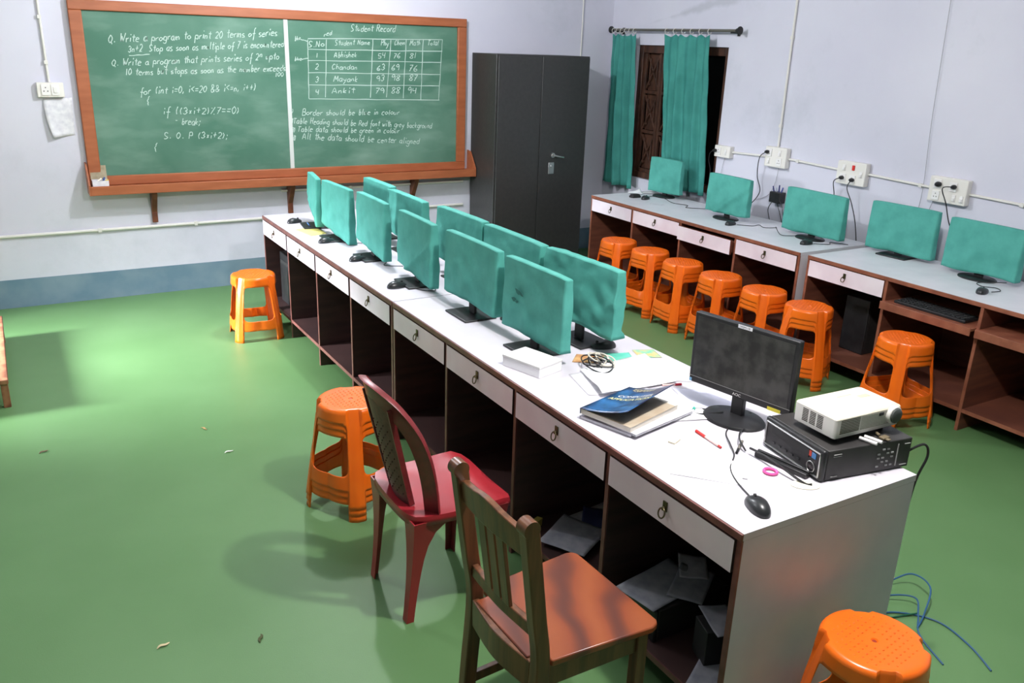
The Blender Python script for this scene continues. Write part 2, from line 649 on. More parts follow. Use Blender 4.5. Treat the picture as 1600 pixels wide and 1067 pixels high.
b = MB(); b.box(BX0 + .05, BX1 - .05, YB - .028, YB - .002, BZ0 + .03, BZ1 - .05)
sh(b, t).build('board_surface', m_board, t)
b = MB()
b.box(BX0, BX0 + .085, YB - .05, YB - .001, BZ0 + .07, BZ1 - .07); b.box(BX1 - .085, BX1, YB - .05, YB - .001, BZ0 + .07, BZ1 - .07)
b.box(BX0, BX1, YB - .05, YB - .001, BZ1 - .07, BZ1); b.box(BX0, BX1, YB - .05, YB - .001, BZ0, BZ0 + .07)
sh(b, t).build('frame', m_boardframe, t, bevel=0.006)
b = MB()
b.box(BX0 - .012, BX1 + .05, YB - .155, YB - .001, BZ0 - .055, BZ0 - .0005)
b.box(BX0 - .012, BX1 + .05, YB - .163, YB - .150, BZ0 - .055, BZ0 + .012)
sh(b, t).build('chalk_ledge', m_boardframe, t, bevel=0.004)
for xs, lab in ((BX0 - .018, 1), (BX1 + .045, 1)):
    b = MB(); b.add([(xs, YB, BZ0 - .055), (xs, YB - .163, BZ0 - .055), (xs, YB - .163, BZ0 + .02), (xs, YB - .06, BZ0 + .16), (xs, YB, BZ0 + .17),
                     (xs + .012, YB, BZ0 - .055), (xs + .012, YB - .163, BZ0 - .055), (xs + .012, YB - .163, BZ0 + .02), (xs + .012, YB - .06, BZ0 + .16), (xs + .012, YB, BZ0 + .17)],
                    [(0, 1, 2, 3, 4), (9, 8, 7, 6, 5), (0, 5, 6, 1), (1, 6, 7, 2), (2, 7, 8, 3), (3, 8, 9, 4), (4, 9, 5, 0)])
    sh(b, t).build('ledge_end_board', m_boardframe, t)
b = MB(); b.box(.484, .516, YB - .036, YB - .027, BZ0 + .06, BZ1 - .06)
sh(b, t).build('joint_strip', mat('aluminium_strip', (206, 212, 208), 0.5), t)
for x in (-.60, .47, 1.587):
    b = MB()
    b.box(x - .02, x + .02, YB - .03, YB - .002, 0.575, BZ0 - .056)
    b.add([(x - .02, YB - .03, .66), (x + .02, YB - .03, .66), (x + .02, YB - .03, BZ0 - .056), (x - .02, YB - .03, BZ0 - .056),
           (x - .02, YB - .12, BZ0 - .056), (x + .02, YB - .12, BZ0 - .056), (x - .02, YB - .12, BZ0 - .075), (x + .02, YB - .12, BZ0 - .075)],
          [(3, 2, 5, 4), (4, 5, 7, 6), (6, 7, 1, 0), (0, 3, 4, 6), (1, 7, 5, 2)])
    sh(b, t).build('wooden_bracket', m_bracket, t, bevel=0.003)

FONT = {
 'a': (5, "46 16 04 13 33 46 43 53"), 'b': (5, "19 13 33 45 36 15"), 'c': (5, "46 16 04 13 43"), 'd': (5, "46 16 04 13 33 46|49 46 43"),
 'e': (5, "05 45 36 16 04 13 43"), 'f': (4, "49 39 28 24 20|05 45"), 'g': (5, "46 16 04 13 43|46 41 20 01"), 'h': (4.5, "09 03|05 26 35 33"),
 'i': (2.4, "16 13|18 19"), 'j': (3, "26 21 10|28 29"), 'k': (4.5, "09 03|36 04 33"), 'l': (2.6, "19 14 23"),
 'm': (6.5, "06 03|05 16 25 23|25 46 55 53"), 'n': (4.5, "06 03|05 26 35 33"), 'o': (5, "26 05 04 23 44 45 26"), 'p': (5, "06 00|06 36 44 33 04"),
 'q': (5, "46 16 04 13 43|46 40"), 'r': (3.6, "06 03|05 26 36"), 's': (4, "36 16 05 34 33 03"), 't': (4, "29 24 33|07 47"), 'u': (5, "06 04 13 34 36|36 33"),
 'v': (5, "06 23 46"), 'w': (6, "06 13 25 33 56"), 'x': (4.5, "06 43|46 03"), 'y': (5, "06 14 34|46 33 10"), 'z': (4.5, "06 46 03 43"),
 'A': (6, "03 29 53|15 45"), 'B': (5.5, "03 09|09 39 47 36 06|36 55 43 03"), 'C': (5.5, "48 29 07 05 13 44"), 'H': (5.5, "09 03|49 43|06 46"),
 'M': (7, "03 19|19 35|35 59|59 63"), 'N': (5.5, "03 09|09 43|43 49"), 'P': (5, "03 09|09 39 47 36 06"), 'Q': (6, "29 07 05 23 45 47 29|34 52"),
 'R': (5.5, "03 09|09 39 47 36 06|26 53"), 'S': (5.5, "48 29 08 16 35 44 23 03"), 'T': (5.5, "09 59|29 23"), 'W': (7, "09 13|13 27|27 43|43 69"), 'O': (6, "29 07 05 23 45 47 29"),
 '0': (5, "29 07 05 23 45 47 29"), '1': (3, "19 13"), '2': (5, "08 29 47 14 03|03 43"), '3': (5, "08 29 47 26 45 23 04"), '4': (5, "09 06|06 46|49 43"),
 '5': (5, "49 09|09 06 36 44 33 03"), '6': (5, "39 06 04 23 44 35 05"), '7': (5, "09 49|49 13|16 36"), '8': (5, "29 08 26 44 23 04 26 48 29"), '9': (5, "47 29 07 26 47 43"),
 '.': (2.5, "13 14"), ',': (2.5, "14 02"), ';': (2.5, "17 16|14 02"), '(': (3.5, "29 17 15 23"), ')': (3.5, "09 17 15 03"), '{': (4, "39 28 27 16 25 24 33"),
 '+': (5.5, "24 28|06 46"), '=': (5, "05 45|07 47"), '<': (5, "48 06|06 44"), '&': (6, "53 08 29 37 05 13 33 55"), '%': (5.5, "03 49|08 18|33 43"),
 '*': (4.5, "14 37|17 34"), '-': (4.5, "06 36"), ' ': (4, ""),
}
CHALK = [
   ('Q. Write a program to print 20 terms of series', -0.791, 1.893, 0.432, 1.983, 0.052),
   ('3n+2  Stop as soon as multiple of 7 is encountered', -0.667, 1.831, 0.48, 1.901, 0.047),
   ('Q. Write a program that prints series of 2n upto', -0.786, 1.732, 0.437, 1.807, 0.047),
   ('10 terms but stops as soon as the number exceeds', -0.701, 1.67, 0.483, 1.72, 0.046),
   ('100', 0.399, 1.673, 0.465, 1.678, 0.032),
   ('for (int i=0, i<=20 && i<=n, i++)', -0.616, 1.535, 0.241, 1.569, 0.049),
   ('{', -0.582, 1.458, -0.56, 1.458, 0.061),
   ('if ((3*i+2)%7==0)', -0.469, 1.388, 0.101, 1.391, 0.05),
   ('- break;', -0.39, 1.32, -0.204, 1.31, 0.046),
   ('S. O. P (3*i+2);', -0.479, 1.212, -0.004, 1.201, 0.048),
   ('{', -0.564, 1.114, -0.54, 1.113, 0.071),
   ('Student Record', 1.04, 2.04, 1.433, 2.047, 0.05),
   ('S.No', 0.679, 1.904, 0.811, 1.911, 0.041),
   ('Student Name', 0.9, 1.925, 1.204, 1.938, 0.038),
   ('Phy', 1.301, 1.932, 1.37, 1.934, 0.043),
   ('Chem', 1.423, 1.94, 1.519, 1.943, 0.04),
   ('Math', 1.563, 1.944, 1.662, 1.947, 0.04),
   ('Total', 1.731, 1.949, 1.835, 1.952, 0.041),
   ('1', 0.736, 1.825, 0.756, 1.825, 0.038),
   ('Abhishek', 0.889, 1.831, 1.087, 1.836, 0.039),
   ('54', 1.274, 1.832, 1.336, 1.834, 0.04),
   ('76', 1.412, 1.835, 1.476, 1.837, 0.04),
   ('81', 1.563, 1.839, 1.622, 1.84, 0.04),
   ('2', 0.728, 1.733, 0.756, 1.734, 0.039),
   ('Chandan', 0.869, 1.738, 1.088, 1.739, 0.039),
   ('63', 1.263, 1.735, 1.331, 1.736, 0.044),
   ('69', 1.394, 1.737, 1.464, 1.739, 0.044),
   ('76', 1.553, 1.734, 1.636, 1.735, 0.044),
   ('3', 0.724, 1.632, 0.751, 1.632, 0.044),
   ('Mayank', 0.879, 1.642, 1.09, 1.644, 0.042),
   ('93', 1.253, 1.649, 1.326, 1.649, 0.046),
   ('98', 1.389, 1.653, 1.47, 1.654, 0.047),
   ('87', 1.556, 1.655, 1.634, 1.655, 0.047),
   ('4', 0.72, 1.534, 0.747, 1.534, 0.045),
   ('Ankit', 0.862, 1.548, 1.059, 1.551, 0.042),
   ('79', 1.244, 1.55, 1.324, 1.551, 0.047),
   ('88', 1.388, 1.548, 1.469, 1.548, 0.047),
   ('94', 1.538, 1.548, 1.621, 1.548, 0.048),
   ('1)', 0.505, 1.388, 0.529, 1.388, 0.039),
   ('Border should be blue in colour', 0.603, 1.375, 1.46, 1.372, 0.045),
   ('2)', 0.506, 1.312, 0.522, 1.312, 0.039),
   ('Table Heading should be Red font with grey background', 0.525, 1.312, 1.773, 1.251, 0.045),
   ('3)', 0.509, 1.239, 0.537, 1.238, 0.042),
   ('Table data should be green in colour', 0.557, 1.245, 1.459, 1.215, 0.043),
   ('4)', 0.508, 1.174, 0.54, 1.173, 0.043),
   ('All the data should be center aligned', 0.594, 1.183, 1.651, 1.117, 0.049),
   ('blue', 0.569, 1.948, 0.616, 1.96, 0.029),
   ('blue', 0.561, 1.799, 0.619, 1.803, 0.026),
   ('red', 0.811, 1.988, 0.879, 2.005, 0.032),
]
RULES = [(0.675, 1.962, 0.665, 1.503), (0.829, 1.967, 0.805, 1.514), (1.231, 1.98, 1.198, 1.514), (1.392, 1.98, 1.343, 1.514), (1.532, 1.985, 1.498, 1.508), (1.689, 1.99, 1.665, 1.498), (1.872, 2.0, 1.838, 1.495), (0.676, 1.969, 1.872, 1.997), (0.672, 1.886, 1.872, 1.901), (0.668, 1.801, 1.864, 1.81), (0.667, 1.708, 1.852, 1.709), (0.665, 1.612, 1.847, 1.614), (0.665, 1.503, 1.847, 1.492), (0.616, 1.96, 0.675, 1.947), (0.619, 1.808, 0.669, 1.819), (-0.664, 1.807, -0.522, 1.82)]



def chalk_line(mb, s, x0, z0, x1, z1, h, y, rnd, half=0.0033):
    adv = sum(FONT[c][0] + 0.9 for c in s) - 0.9
    k = (math.hypot(x1 - x0, z1 - z0)) / adv
    kz = h / 6.0
    ax = Vector((x1 - x0, 0, z1 - z0)).normalized()
    cx = 0.0
    for ci, c in enumerate(s):
        wd, st = FONT[c]
        jy = rnd.uniform(-.35, .35)
        js = rnd.uniform(.88, 1.12)
        sup = 3.0 if (s.startswith('Q. Write a program that') and s[ci - 1:ci + 2] == '2n ') else 0
        for stroke in st.split('|'):
            pts = []
            for q in stroke.split():
                gx, gy = int(q[0]) + rnd.uniform(-.22, .22), (int(q[1]) - 3) * js + rnd.uniform(-.2, .2) + jy + sup
                px = (cx + gx) * k + gy * kz * 0.22
                pts.append(Vector((x0, y, z0)) + ax * px + Vector((0, 0, 1)) * gy * kz)
            if len(pts) < 2:
                continue
            if len(pts) > 2:
                pts = cat(pts, 3)
            ribbon(mb, pts, half, rnd)
        cx += wd + 0.9


def ribbon(mb, pts, half, rnd):
    L, Rr = [], []
    n = len(pts)
    for i, p in enumerate(pts):
        d = pts[min(i + 1, n - 1)] - pts[max(i - 1, 0)]
        if d.length < 1e-9:
            d = Vector((1, 0, 0))
        d.normalize()
        nn = Vector((-d.z, 0, d.x)) * half * rnd.uniform(.7, 1.25)
        L.append(p + nn)
        Rr.append(p - nn)
    mb.add(L + Rr, [(i, i + 1, n + i + 1, n + i) for i in range(n - 1)])


rnd = random.Random(3)
YC = YB - .0292
for s, x0, z0, x1, z1, h in CHALK:
    b = MB(); chalk_line(b, s, x0, z0, x1, z1, h, YC, rnd, 0.0028 if h > .04 else 0.0024)
    sh(b, t).build('chalk_writing', m_chalk, t)
b = MB()
for x0, z0, x1, z1 in RULES:
    n = 12
    ribbon(b, [Vector((x0 + (x1 - x0) * i / n + rnd.uniform(-.0015, .0015), YC, z0 + (z1 - z0) * i / n + rnd.uniform(-.002, .002))) for i in range(n + 1)], 0.0027, rnd)
sh(b, t).build('chalk_table_lines', m_chalk, t)

# box of chalk on the ledge
t = empty('chalk_box', (-.965, YB - .10, BZ0)); tag(t, 'small open cardboard box of chalk at the left end of the board ledge', 'box')
m_card = mat('grey_cardboard', (172, 160, 134), 0.8, (150, 138, 112), 30, 4)
b = MB()
b.box(-.055, .055, -.045, .045, 0, .004); b.box(-.055, -.051, -.045, .045, .004, .05); b.box(.051, .055, -.045, .045, .004, .05)
b.box(-.051, .051, .041, .045, .004, .05); b.box(-.051, .051, -.045, -.041, .004, .05)
b.build('carton', m_paper2, t)
b = MB(); b.obox((0, .052, .10), (1, 0, 0), (0, .15, .99), (0, -.99, .15), .055, .05, .002)
b.build('lid_flap', m_card, t)
for i, (cc, x, y, a) in enumerate((((236, 232, 214), -.03, -.015, .3), ((60, 90, 150), .02, -.02, -.4), ((226, 200, 90), .035, -.03, .2), ((236, 236, 236), .0, .01, .9), ((60, 90, 150), .03, .015, 1.3))):
    b = MB(); b.cyl((x - .025 * math.cos(a), y - .02 * math.sin(a), .03 + .004 * i), (x + .02 * math.cos(a), y + .02 * math.sin(a), .045 + .004 * i), .006)
    b.build('chalk_stick', mat('chalk_stick_%d' % cc[0], cc, .9), t, True)

# ---------------------------------------------------------------- back wall fittings


def wallbox(name, x0, x1, z0, z1, label, cat_):
    t = empty(name, ((x0 + x1) / 2, YB, (z0 + z1) / 2)); tag(t, label, cat_)
    b = MB(); b.box(x0, x1, YB - .04, YB - .001, z0, z1); sh(b, t).build('box_body', m_ivory, t, bevel=.004)
    return t


t = wallbox('switch_board', -1.288, -1.118, 1.515, 1.615, 'small white socket and switch box left of the chalkboard', 'socket box')
b = MB(); b.box(-1.262, -1.205, YB - .047, YB - .040, 1.528, 1.602); sh(b, t)
o = b.build('socket', m_swwhite, t, bevel=.002)
b = MB()
for dx, dz in ((0, .016), (-.012, -.008), (.012, -.008)):
    b.cyl((-1.2335 + dx, YB - .0485, 1.565 + dz), (-1.2335 + dx, YB - .0465, 1.565 + dz), .004, n=10)
sh(b, t).build('socket_hole', m_blk, o)
b = MB(); b.box(-1.198, -1.148, YB - .047, YB - .040, 1.528, 1.602); b.box(-1.185, -1.160, YB - .053, YB - .047, 1.545, 1.585)
sh(b, t).build('switch', m_swwhite, t, bevel=.002)


def conduit(pts, label, r=.010, wall='y', clips=()):
    p0 = Vector(pts[0])
    t = empty('conduit_pipe', p0); tag(t, label, 'conduit')
    b = MB()
    for a, c in zip(pts[:-1], pts[1:]):
        b.cyl(Vector(a) - p0, Vector(c) - p0, r, n=10)
    b.build('pipe', m_conduit, t, True)
    for c in clips:
        c = Vector(c) - p0
        b = MB()
        if wall == 'y':
            b.box(c.x - .012, c.x + .012, c.y - r - .003, c.y + r, c.z - r - .003, c.z + r + .003)
        else:
            b.box(c.x - r - .003, c.x + r, c.y - .012, c.y + .012, c.z - r - .003, c.z + r + .003)
        b.build('clip', m_conduit, t)
    return t


YP = YB - .012
conduit([(-1.205, YP, 1.617), (-1.215, YP, 3.09)], 'vertical white conduit running up from the switch box left of the chalkboard', .009, 'y', [(-1.207, YP, 1.75), (-1.21, YP, 2.05)])
conduit([(-5.3, YP, .525), (.02, YP, .545), (2.1, YP, .55)], 'long horizontal white conduit low on the back wall', .012, 'y', [(-2.0, YP, .537), (-1.0, YP, .541), (-.3, YP, .543)])
conduit([(.40, YP, .765), (2.10, YP, .765)], 'short horizontal white conduit just under the chalkboard ledge', .011, 'y', [(1.0, YP, .765)])
conduit([(3.355, YP, .3), (3.35, YP, 3.09)], 'thin vertical conduit on the back wall behind the cabinet', .006, 'y')

# paper hanging under the switch
rnd = random.Random(5)
rows = []
for j in range(13):
    v = j / 12
    row = []
    for i in range(9):
        u = i / 8
        x = -1.258 + .186 * u + (.045 * v * v * (1 - u)) - .01 * v
        z = 1.500 - .265 * v + .012 * u
        y = YB - .004 - (.045 * (1 - u) ** 2 * v) - .004 * math.sin(5 * v)
        row.append((x, y, z))
    rows.append(row)
b = MB(); b.rings(rows, False, False, False)
o = b.build('paper_notice', m_paper2, None, True); so = o.modifiers.new('s', 'SOLIDIFY'); so.thickness = .0008
tag(o, 'curled white sheet of paper hanging below the switch box', 'paper')

# ---------------------------------------------------------------- steel cabinet
CX0, CX1, CY0, CY1, CZ = 2.165, 3.135, 5.20, 5.66, 1.90
t = empty('steel_cabinet', ((CX0 + CX1) / 2, (CY0 + CY1) / 2, 0)); tag(t, 'tall dark grey steel cabinet in the corner right of the chalkboard', 'cabinet')
b = MB(); b.box(CX0, CX1, CY0 + .02, CY1, 0, CZ); sh(b, t).build('body', m_cab, t, bevel=.004)
xm = 2.62
b = MB(); b.box(CX0 + .012, xm - .002, CY0, CY0 + .019, .06, CZ - .012); sh(b, t).build('door', m_cab, t, bevel=.004)
b = MB(); b.box(xm + .002, CX1 - .012, CY0, CY0 + .019, .06, CZ - .012); sh(b, t)
dr = b.build('door', m_cab, t, bevel=.004)
b = MB()
b.cyl((2.76, CY0 - .02, 1.04), (2.76, CY0, 1.04), .022, n=20); b.cyl((2.76, CY0 - .045, 1.04), (2.76, CY0 - .018, 1.04), .012)
b.tube([(2.755, CY0 - .045, 1.042), (2.80, CY0 - .05, 1.032), (2.86, CY0 - .048, 1.022)], .0085)
sh(b, t).build('handle', m_steel, dr, True)
b = MB(); b.box(2.725, 2.785, CY0 - .006, CY0, .87, .975); b.cyl((2.755, CY0 - .014, .94), (2.755, CY0 - .005, .94), .012)
sh(b, t).build('lock_plate', m_steel, dr, bevel=.003)

# ---------------------------------------------------------------- desks


def ring_pull(parent, x, y, z, s=1.0):
    b = MB()
    b.box(x - .004, x - .0002, y - .009 * s, y + .009 * s, z - .006, z + .026 * s)
    b.cyl((x - .012, y, z + .004), (x - .003, y, z + .004), .006, n=10)
    n = 20
    b.tube([(x - .010 - .004 * (1 - math.cos(2 * PI * i / n)), y + .0135 * s * math.sin(2 * PI * i / n), z - .010 * s + .0155 * s * math.cos(2 * PI * i / n)) for i in range(n + 1)], .0026, 6, False)
    b.build('ring_pull', m_brass, parent, True)


def desk(x0, x1, y0, y1, nb, mt, mp, me, label, tray=(), opened=(), white_end=True, white_far=False, group=None):
    Z = 0.75
    t = empty('computer_desk', (0, 0, 0)); tag(t, label, 'desk', group)
    b = MB(); b.box(x0 + .004, x1, y0, y1, Z - .022, Z); b.build('desktop', mt, t)
    b = MB(); b.box(x0 - .004, x0 + .004, y0, y1, Z - .024, Z - .0005); b.build('edge_trim', me, t, bevel=.002)
    pw = (y1 - y0) / nb
    th = .018
    for k in range(nb + 1):
        yc = y0 + pw * k
        ya, yb = yc - th / 2, yc + th / 2
        if k == 0:
            ya, yb = y0, y0 + th
        if k == nb:
            ya, yb = y1 - th, y1
        b = MB()
        b.box(x0 + .006, x1 - .004, ya, yb, 0, Z - .0225, {'-y': 1} if (k == 0 and white_end) else ({'+y': 1} if (k == nb and white_far) else {}))
        o = b.build('side_panel' if k in (0, nb) else 'divider', [mp, mt], t)
        b = MB(); b.box(x0, x0 + .0055, ya, yb, 0, Z - .0245); b.build('edge_strip', me, o)
    b = MB(); b.box(x1 - .03, x1 - .0185, y0 + th, y1 - th, .12, Z - .0225); b.build('back_panel', mp, t)
    for k in range(nb):
        ya = y0 + pw * k + (th if k == 0 else th / 2) + .001
        yb = y0 + pw * (k + 1) - (th if k == nb - 1 else th / 2) - .001
        b = MB(); b.box(x0 + .006, x1 - .031, ya, yb, .115, .133); o = b.build('lower_shelf', mp, t)
        b = MB(); b.box(x0 + .0005, x0 + .0055, ya, yb, .113, .134); b.build('edge_strip', me, o)
        if k in tray:
            b = MB(); b.box(x0 - .045, x1 - .25, ya + .002, yb - .002, .590, .606); b.box(x0 - .05, x0 - .0451, ya + .002, yb - .002, .565, .612)
            b.build('keyboard_tray', me, t, bevel=.002)
        else:
            dx = -.03 if k in opened else 0
            dz = -.012 if k in opened else 0
            b = MB(); b.box(x0 - .006 + dx, x0 + .012 + dx, ya + .003, yb - .003, .618 + dz, .722 + dz, {'-x': 1})
            o = b.build('drawer', [mp, m_drawer], t)
            b = MB(); b.box(x0 + .012 + dx, x0 + .40, ya + .02, yb - .02, .628 + dz, .70 + dz); b.build('drawer_box', mp, o)
            ring_pull(o, x0 - .006 + dx, (ya + yb) / 2, .672 + dz)
    return t


desk(0, .749, 0.0, 2.395, 4, m_white, m_dark, m_trim, 'near half of the long white-topped centre desk with white end panel', group='centre desks')
desk(0, .749, 2.405, 4.781, 4, m_white, m_dark, m_trim, 'far half of the long centre desk, reaching towards the chalkboard', white_end=False, group='centre desks')
desk(2.87, 3.56, 2.345, 4.70, 4, m_grey_top, m_brown, m_brownedge, 'grey-topped desk along the right wall beside the teal curtains', opened=(1,), group='wall desks')
desk(2.87, 3.56, -.11, 2.28, 4, m_grey_top, m_brown, m_brownedge, 'grey-topped wall desk with open keyboard trays at the right edge', tray=(0, 1, 2), group='wall desks')
# small lock screw on one drawer face
# ---------------------------------------------------------------- covered monitors


def monitor_base(kind):
    pass


def covered_monitor(cx, cy, yaw, wdt, zb, zt, mlabel, clabel, seed, base='plate', lean=0.0, droop=(0, 0), fold=None, thick=.036, mark=False, crumple=1.0):
    """monitor faces local -Y"""
    Z = 0.75
    t = empty('computer_monitor', (cx, cy, Z), yaw); tag(t, mlabel, 'monitor', 'covered monitors')
    b = MB()
    w2 = wdt / 2 - .014
    b.box(-w2, w2, -.010, .010, zb + .015 - Z, zt - .008 - Z)
    b.build('display_panel', m_blk, t, bevel=.004)
    b = MB(); b.box(-.028, .028, -.006, .008, .012, zb + .05 - Z); b.build('stand_neck', m_blk2, t, bevel=.003)
    b = MB()
    if base == 'plate':
        b.box(-.105, .105, -.095, .075, 0, .010)
        b.build('stand_base', m_blk, t, bevel=.004)
    else:
        rings = []
        for r, h in ((1.0, 0), (1.0, .006), (.93, .011), (.5, .014)):
            rings.append([(.115 * r * math.cos(2 * PI * i / 32), .085 * r * math.sin(2 * PI * i / 32) - .01, h) for i in range(32)])
        b.rings(rings); b.build('stand_base', m_blk, t, True)
    # cloth cover, open at the bottom
    rnd = random.Random(seed)
    NU, NV = 72, 18
    hw, ht, rc = wdt / 2, thick / 2, .012
    per = []
    for i in range(NU):
        s = i / NU * (2 * wdt + 2 * thick)
        if s < wdt:
            per.append((-hw + s, -ht))
        elif s < wdt + thick:
            per.append((hw, -ht + s - wdt))
        elif s < 2 * wdt + thick:
            per.append((hw - (s - wdt - thick), ht))
        else:
            per.append((-hw, ht - (s - 2 * wdt - thick)))
    sd = Vector((seed * 3.1, seed * 1.7, seed))
    rings = []
    H = zt - zb
    for j in range(NV + 1):
        v = j / NV
        ring = []
        for (x, y) in per:
            u = x / hw
            bulge = .002 * math.sin(PI * min(1, v * 1.1)) + .004 * v
            z0_ = 0
            nz = noise.noise(Vector((x * 5, y * 9, v * 2.2)) + sd)
            n2 = noise.noise(Vector((x * 14, y * 9 + v * 1.2, v * 5)) + sd)
            yy = y * (0.88 + .25 * v) + (1 if y > 0 else -1) * (bulge + crumple * (.008 * (nz + .25) * (.1 + v) + .006 * n2 * (.25 + v)) + (crumple - 1) * .004 * noise.noise(Vector((x * 22 + z0_ * 0, v * 9 - x * 14, 3)) + sd))
            xx = x * (1 + .004 * v) + .006 * nz * v * (1 if abs(u) > .8 else .2)
            dd = droop[0] * (1 - (u + 1) / 2) + droop[1] * ((u + 1) / 2)
            z = zt - (H + dd) * v + .012 * noise.noise(Vector((x * 6, y * 4, 9)) + sd) * v
            if v < .12:
                z -= .004 * (abs(u) ** 6)
            if fold is not None and y < 0:
                # diagonal crease down the front
                dline = (u - fold[0]) * fold[1] + (v - .5)
                yy -= .012 * math.exp(-(dline / .06) ** 2) * (.3 + v); yy += .004 * math.exp(-((dline - .16) / .08) ** 2)
            ring.append((xx, yy + lean * (H * v), z - Z))
        rings.append(ring)
    b = MB(); b.rings(rings, True, False)
    c = empty('dust_cover', (cx, cy, Z), yaw)
    col.objects.unlink(c); bpy.data.objects.remove(c)
    o = b.build('dust_cover', m_cloth, None, True, angle=55)
    o.location = (cx, cy, Z); o.rotation_euler = (0, 0, yaw)
    bv = o.modifiers.new('b', 'BEVEL'); bv.width = .004; bv.segments = 2; bv.limit_method = 'ANGLE'; bv.angle_limit = R(50)
    so = o.modifiers.new('s', 'SOLIDIFY'); so.thickness = .0015; so.offset = 1
    tag(o, clabel, 'dust cover', 'teal monitor covers')
    if mark:
        b = MB()
        m_ink = mat('faded_ink', (44, 112, 102), .9)
        for (x, z, sx, sz, a) in ((-.10, .235, .022, .010, -.3), (-.075, .232, .018, .006, -.5), (-.13, .195, .017, .010, .1), (-.105, .19, .012, .006, .3)):
            ca, sa = math.cos(a), math.sin(a)
            pts = []
            for i in range(12):
                th = 2 * PI * i / 12
                px, pz = sx * math.cos(th) * (1 + .3 * math.sin(3 * th)), sz * math.sin(th)
                pts.append((x + px * ca - pz * sa, -ht * 1.0 - .0125, z + px * sa + pz * ca))
            b.add(pts, [tuple(range(12))])
        b.build('ink_smudge', m_ink, o)
    return t


ORD = ['nearest', 'second', 'third', 'fourth', 'fifth', 'farthest']
front = [(.268, 1.495, .455, .812, 1.118), (.262, 2.045, .51, .815, 1.118), (.258, 2.665, .45, .815, 1.112), (.258, 3.29, .45, .812, 1.112), (.245, 3.86, .455, .80, 1.10), (.235, 4.285, .35, .815, 1.10)]
flab = ['nearest covered monitor on the drawer side, beside the white box', 'second covered monitor from the near end on the drawer side', 'third covered monitor from the near end on the drawer side',
        'fourth covered monitor from the near end on the drawer side', 'fifth covered monitor from the near end, drawer side, by yellow sheet', 'farthest covered monitor on the drawer side, below the chalkboard']
clab = ['teal cloth cover with dark ink smudges, nearest on the drawer side', 'teal cover on second monitor from the near end, drawer side, widest there', 'teal cover with draped right corner, third from near end, drawer side',
        'teal cover, fourth from the near end on the drawer side', 'teal cover lifted off its right edge, next to the yellow sheet', 'farthest teal cover on the drawer side, sagging to a rounded corner']
for i, (x, y, wd, zb, zt) in enumerate(front):
    covered_monitor(x, y, -PI / 2 + (.02, .0, -.03, -.02, .04, -.16)[i], wd, zb, zt, 'black ' + flab[i], clab[i], i + 1, 'plate', 0,
                    [(0, 0.01), (0, 0), (-.01, .04), (-.02, .04), (-.02, .05), (-.09, .035)][i], (None, None, (.6, .5), None, None, None)[i], mark=(i == 0))
back = [(.515, 1.515, .50, .83, 1.125), (.515, 2.095, .54, .83, 1.115), (.51, 2.64, .50, .83, 1.118), (.51, 3.36, .52, .83, 1.10), (.51, 3.80, .43, .83, 1.115)]
for i, (x, y, wd, zb, zt) in enumerate(back):
    covered_monitor(x, y, PI / 2 + (.06, 0, .03, 0, .02)[i], wd, zb, zt, 'black covered monitor facing the right wall, %s from the near end' % ('nearest', 'second', 'third', 'fourth', 'fifth')[i].replace('nearest', 'first'),
                    ['crumpled teal cover with a pointed top corner, first in the back-turned row', 'teal cover seen from behind, second in the back-turned row', 'teal cover seen from behind, third in the back-turned row',
                     'teal cover seen from behind, fourth in the back-turned row', 'farthest teal cover in the back-turned row'][i], i + 11, 'plate', 0, ((.0, -.02), (0, 0), (0, 0), (0, 0), (0, 0))[i],
                    ((-.2, .6), None, None, (.5, .5), None)[i], thick=.046, crumple=(2.2, 1.5, 1.3, 1.3, 1.2)[i])
right = [(3.455, 4.41, .40, .785, 1.08, 0.02), (3.25, 3.425, .45, .785, 1.08, -.03), (3.30, 2.635, .53, .78, 1.082, -.05), (3.425, 2.02, .47, .775, 1.082, .05), (3.37, 1.43, .47, .78, 1.082, -.03)]
rlab = ['on the wall desk in front of the teal curtains', 'on the wall desk, second along from the curtains', 'on the wall desk, third along, below the two-plug socket box',
        'on the wall desk, fourth along, right after the desk joint', 'on the wall desk at the right edge of the photo']
for i, (x, y, wd, zb, zt, a) in enumerate(right):
    covered_monitor(x, y, -PI / 2 + a, wd, zb, zt, 'black covered monitor ' + rlab[i], 'teal cover on the monitor ' + rlab[i].replace('on the wall desk', 'at the wall desk'), i + 21, 'plate' if i == 3 else 'oval', 0,
                    [(0, 0.0), (0, -.01), (0, -.005), (0, 0), (0, 0)][i], ((None), (.45, .55), None, None, None)[i])

# ---------------------------------------------------------------- mice


def make_mouse():
    b = MB()
    rings = []
    prof = [(0, 1.0), (.006, 1.03), (.016, .97), (.025, .8), (.031, .55), (.034, .25)]
    for h, k in prof:
        ring = []
        for i in range(28):
            a = 2 * PI * i / 28
            ex = abs(math.cos(a)) ** .85 * (1 if math.cos(a) > 0 else -1)
            ey = abs(math.sin(a)) ** .85 * (1 if math.sin(a) > 0 else -1)
            y = .055 * ey * k
            x = (.030 + .003 * math.sin(a)) * ex * k
            ring.append((x, y - .006 * (1 - k), h * (1 - .18 * (ey if ey > 0 else 0))))
        rings.append(ring)
    b.rings(rings)
    t = empty('computer_mouse')
    b.build('shell', m_mouse, t, True, angle=60)
    b = MB(); b.cyl((-.003, .030, .0262), (.003, .030, .0262), .006, n=14); b.build('scroll_wheel', m_blk2, t, True)
    return t


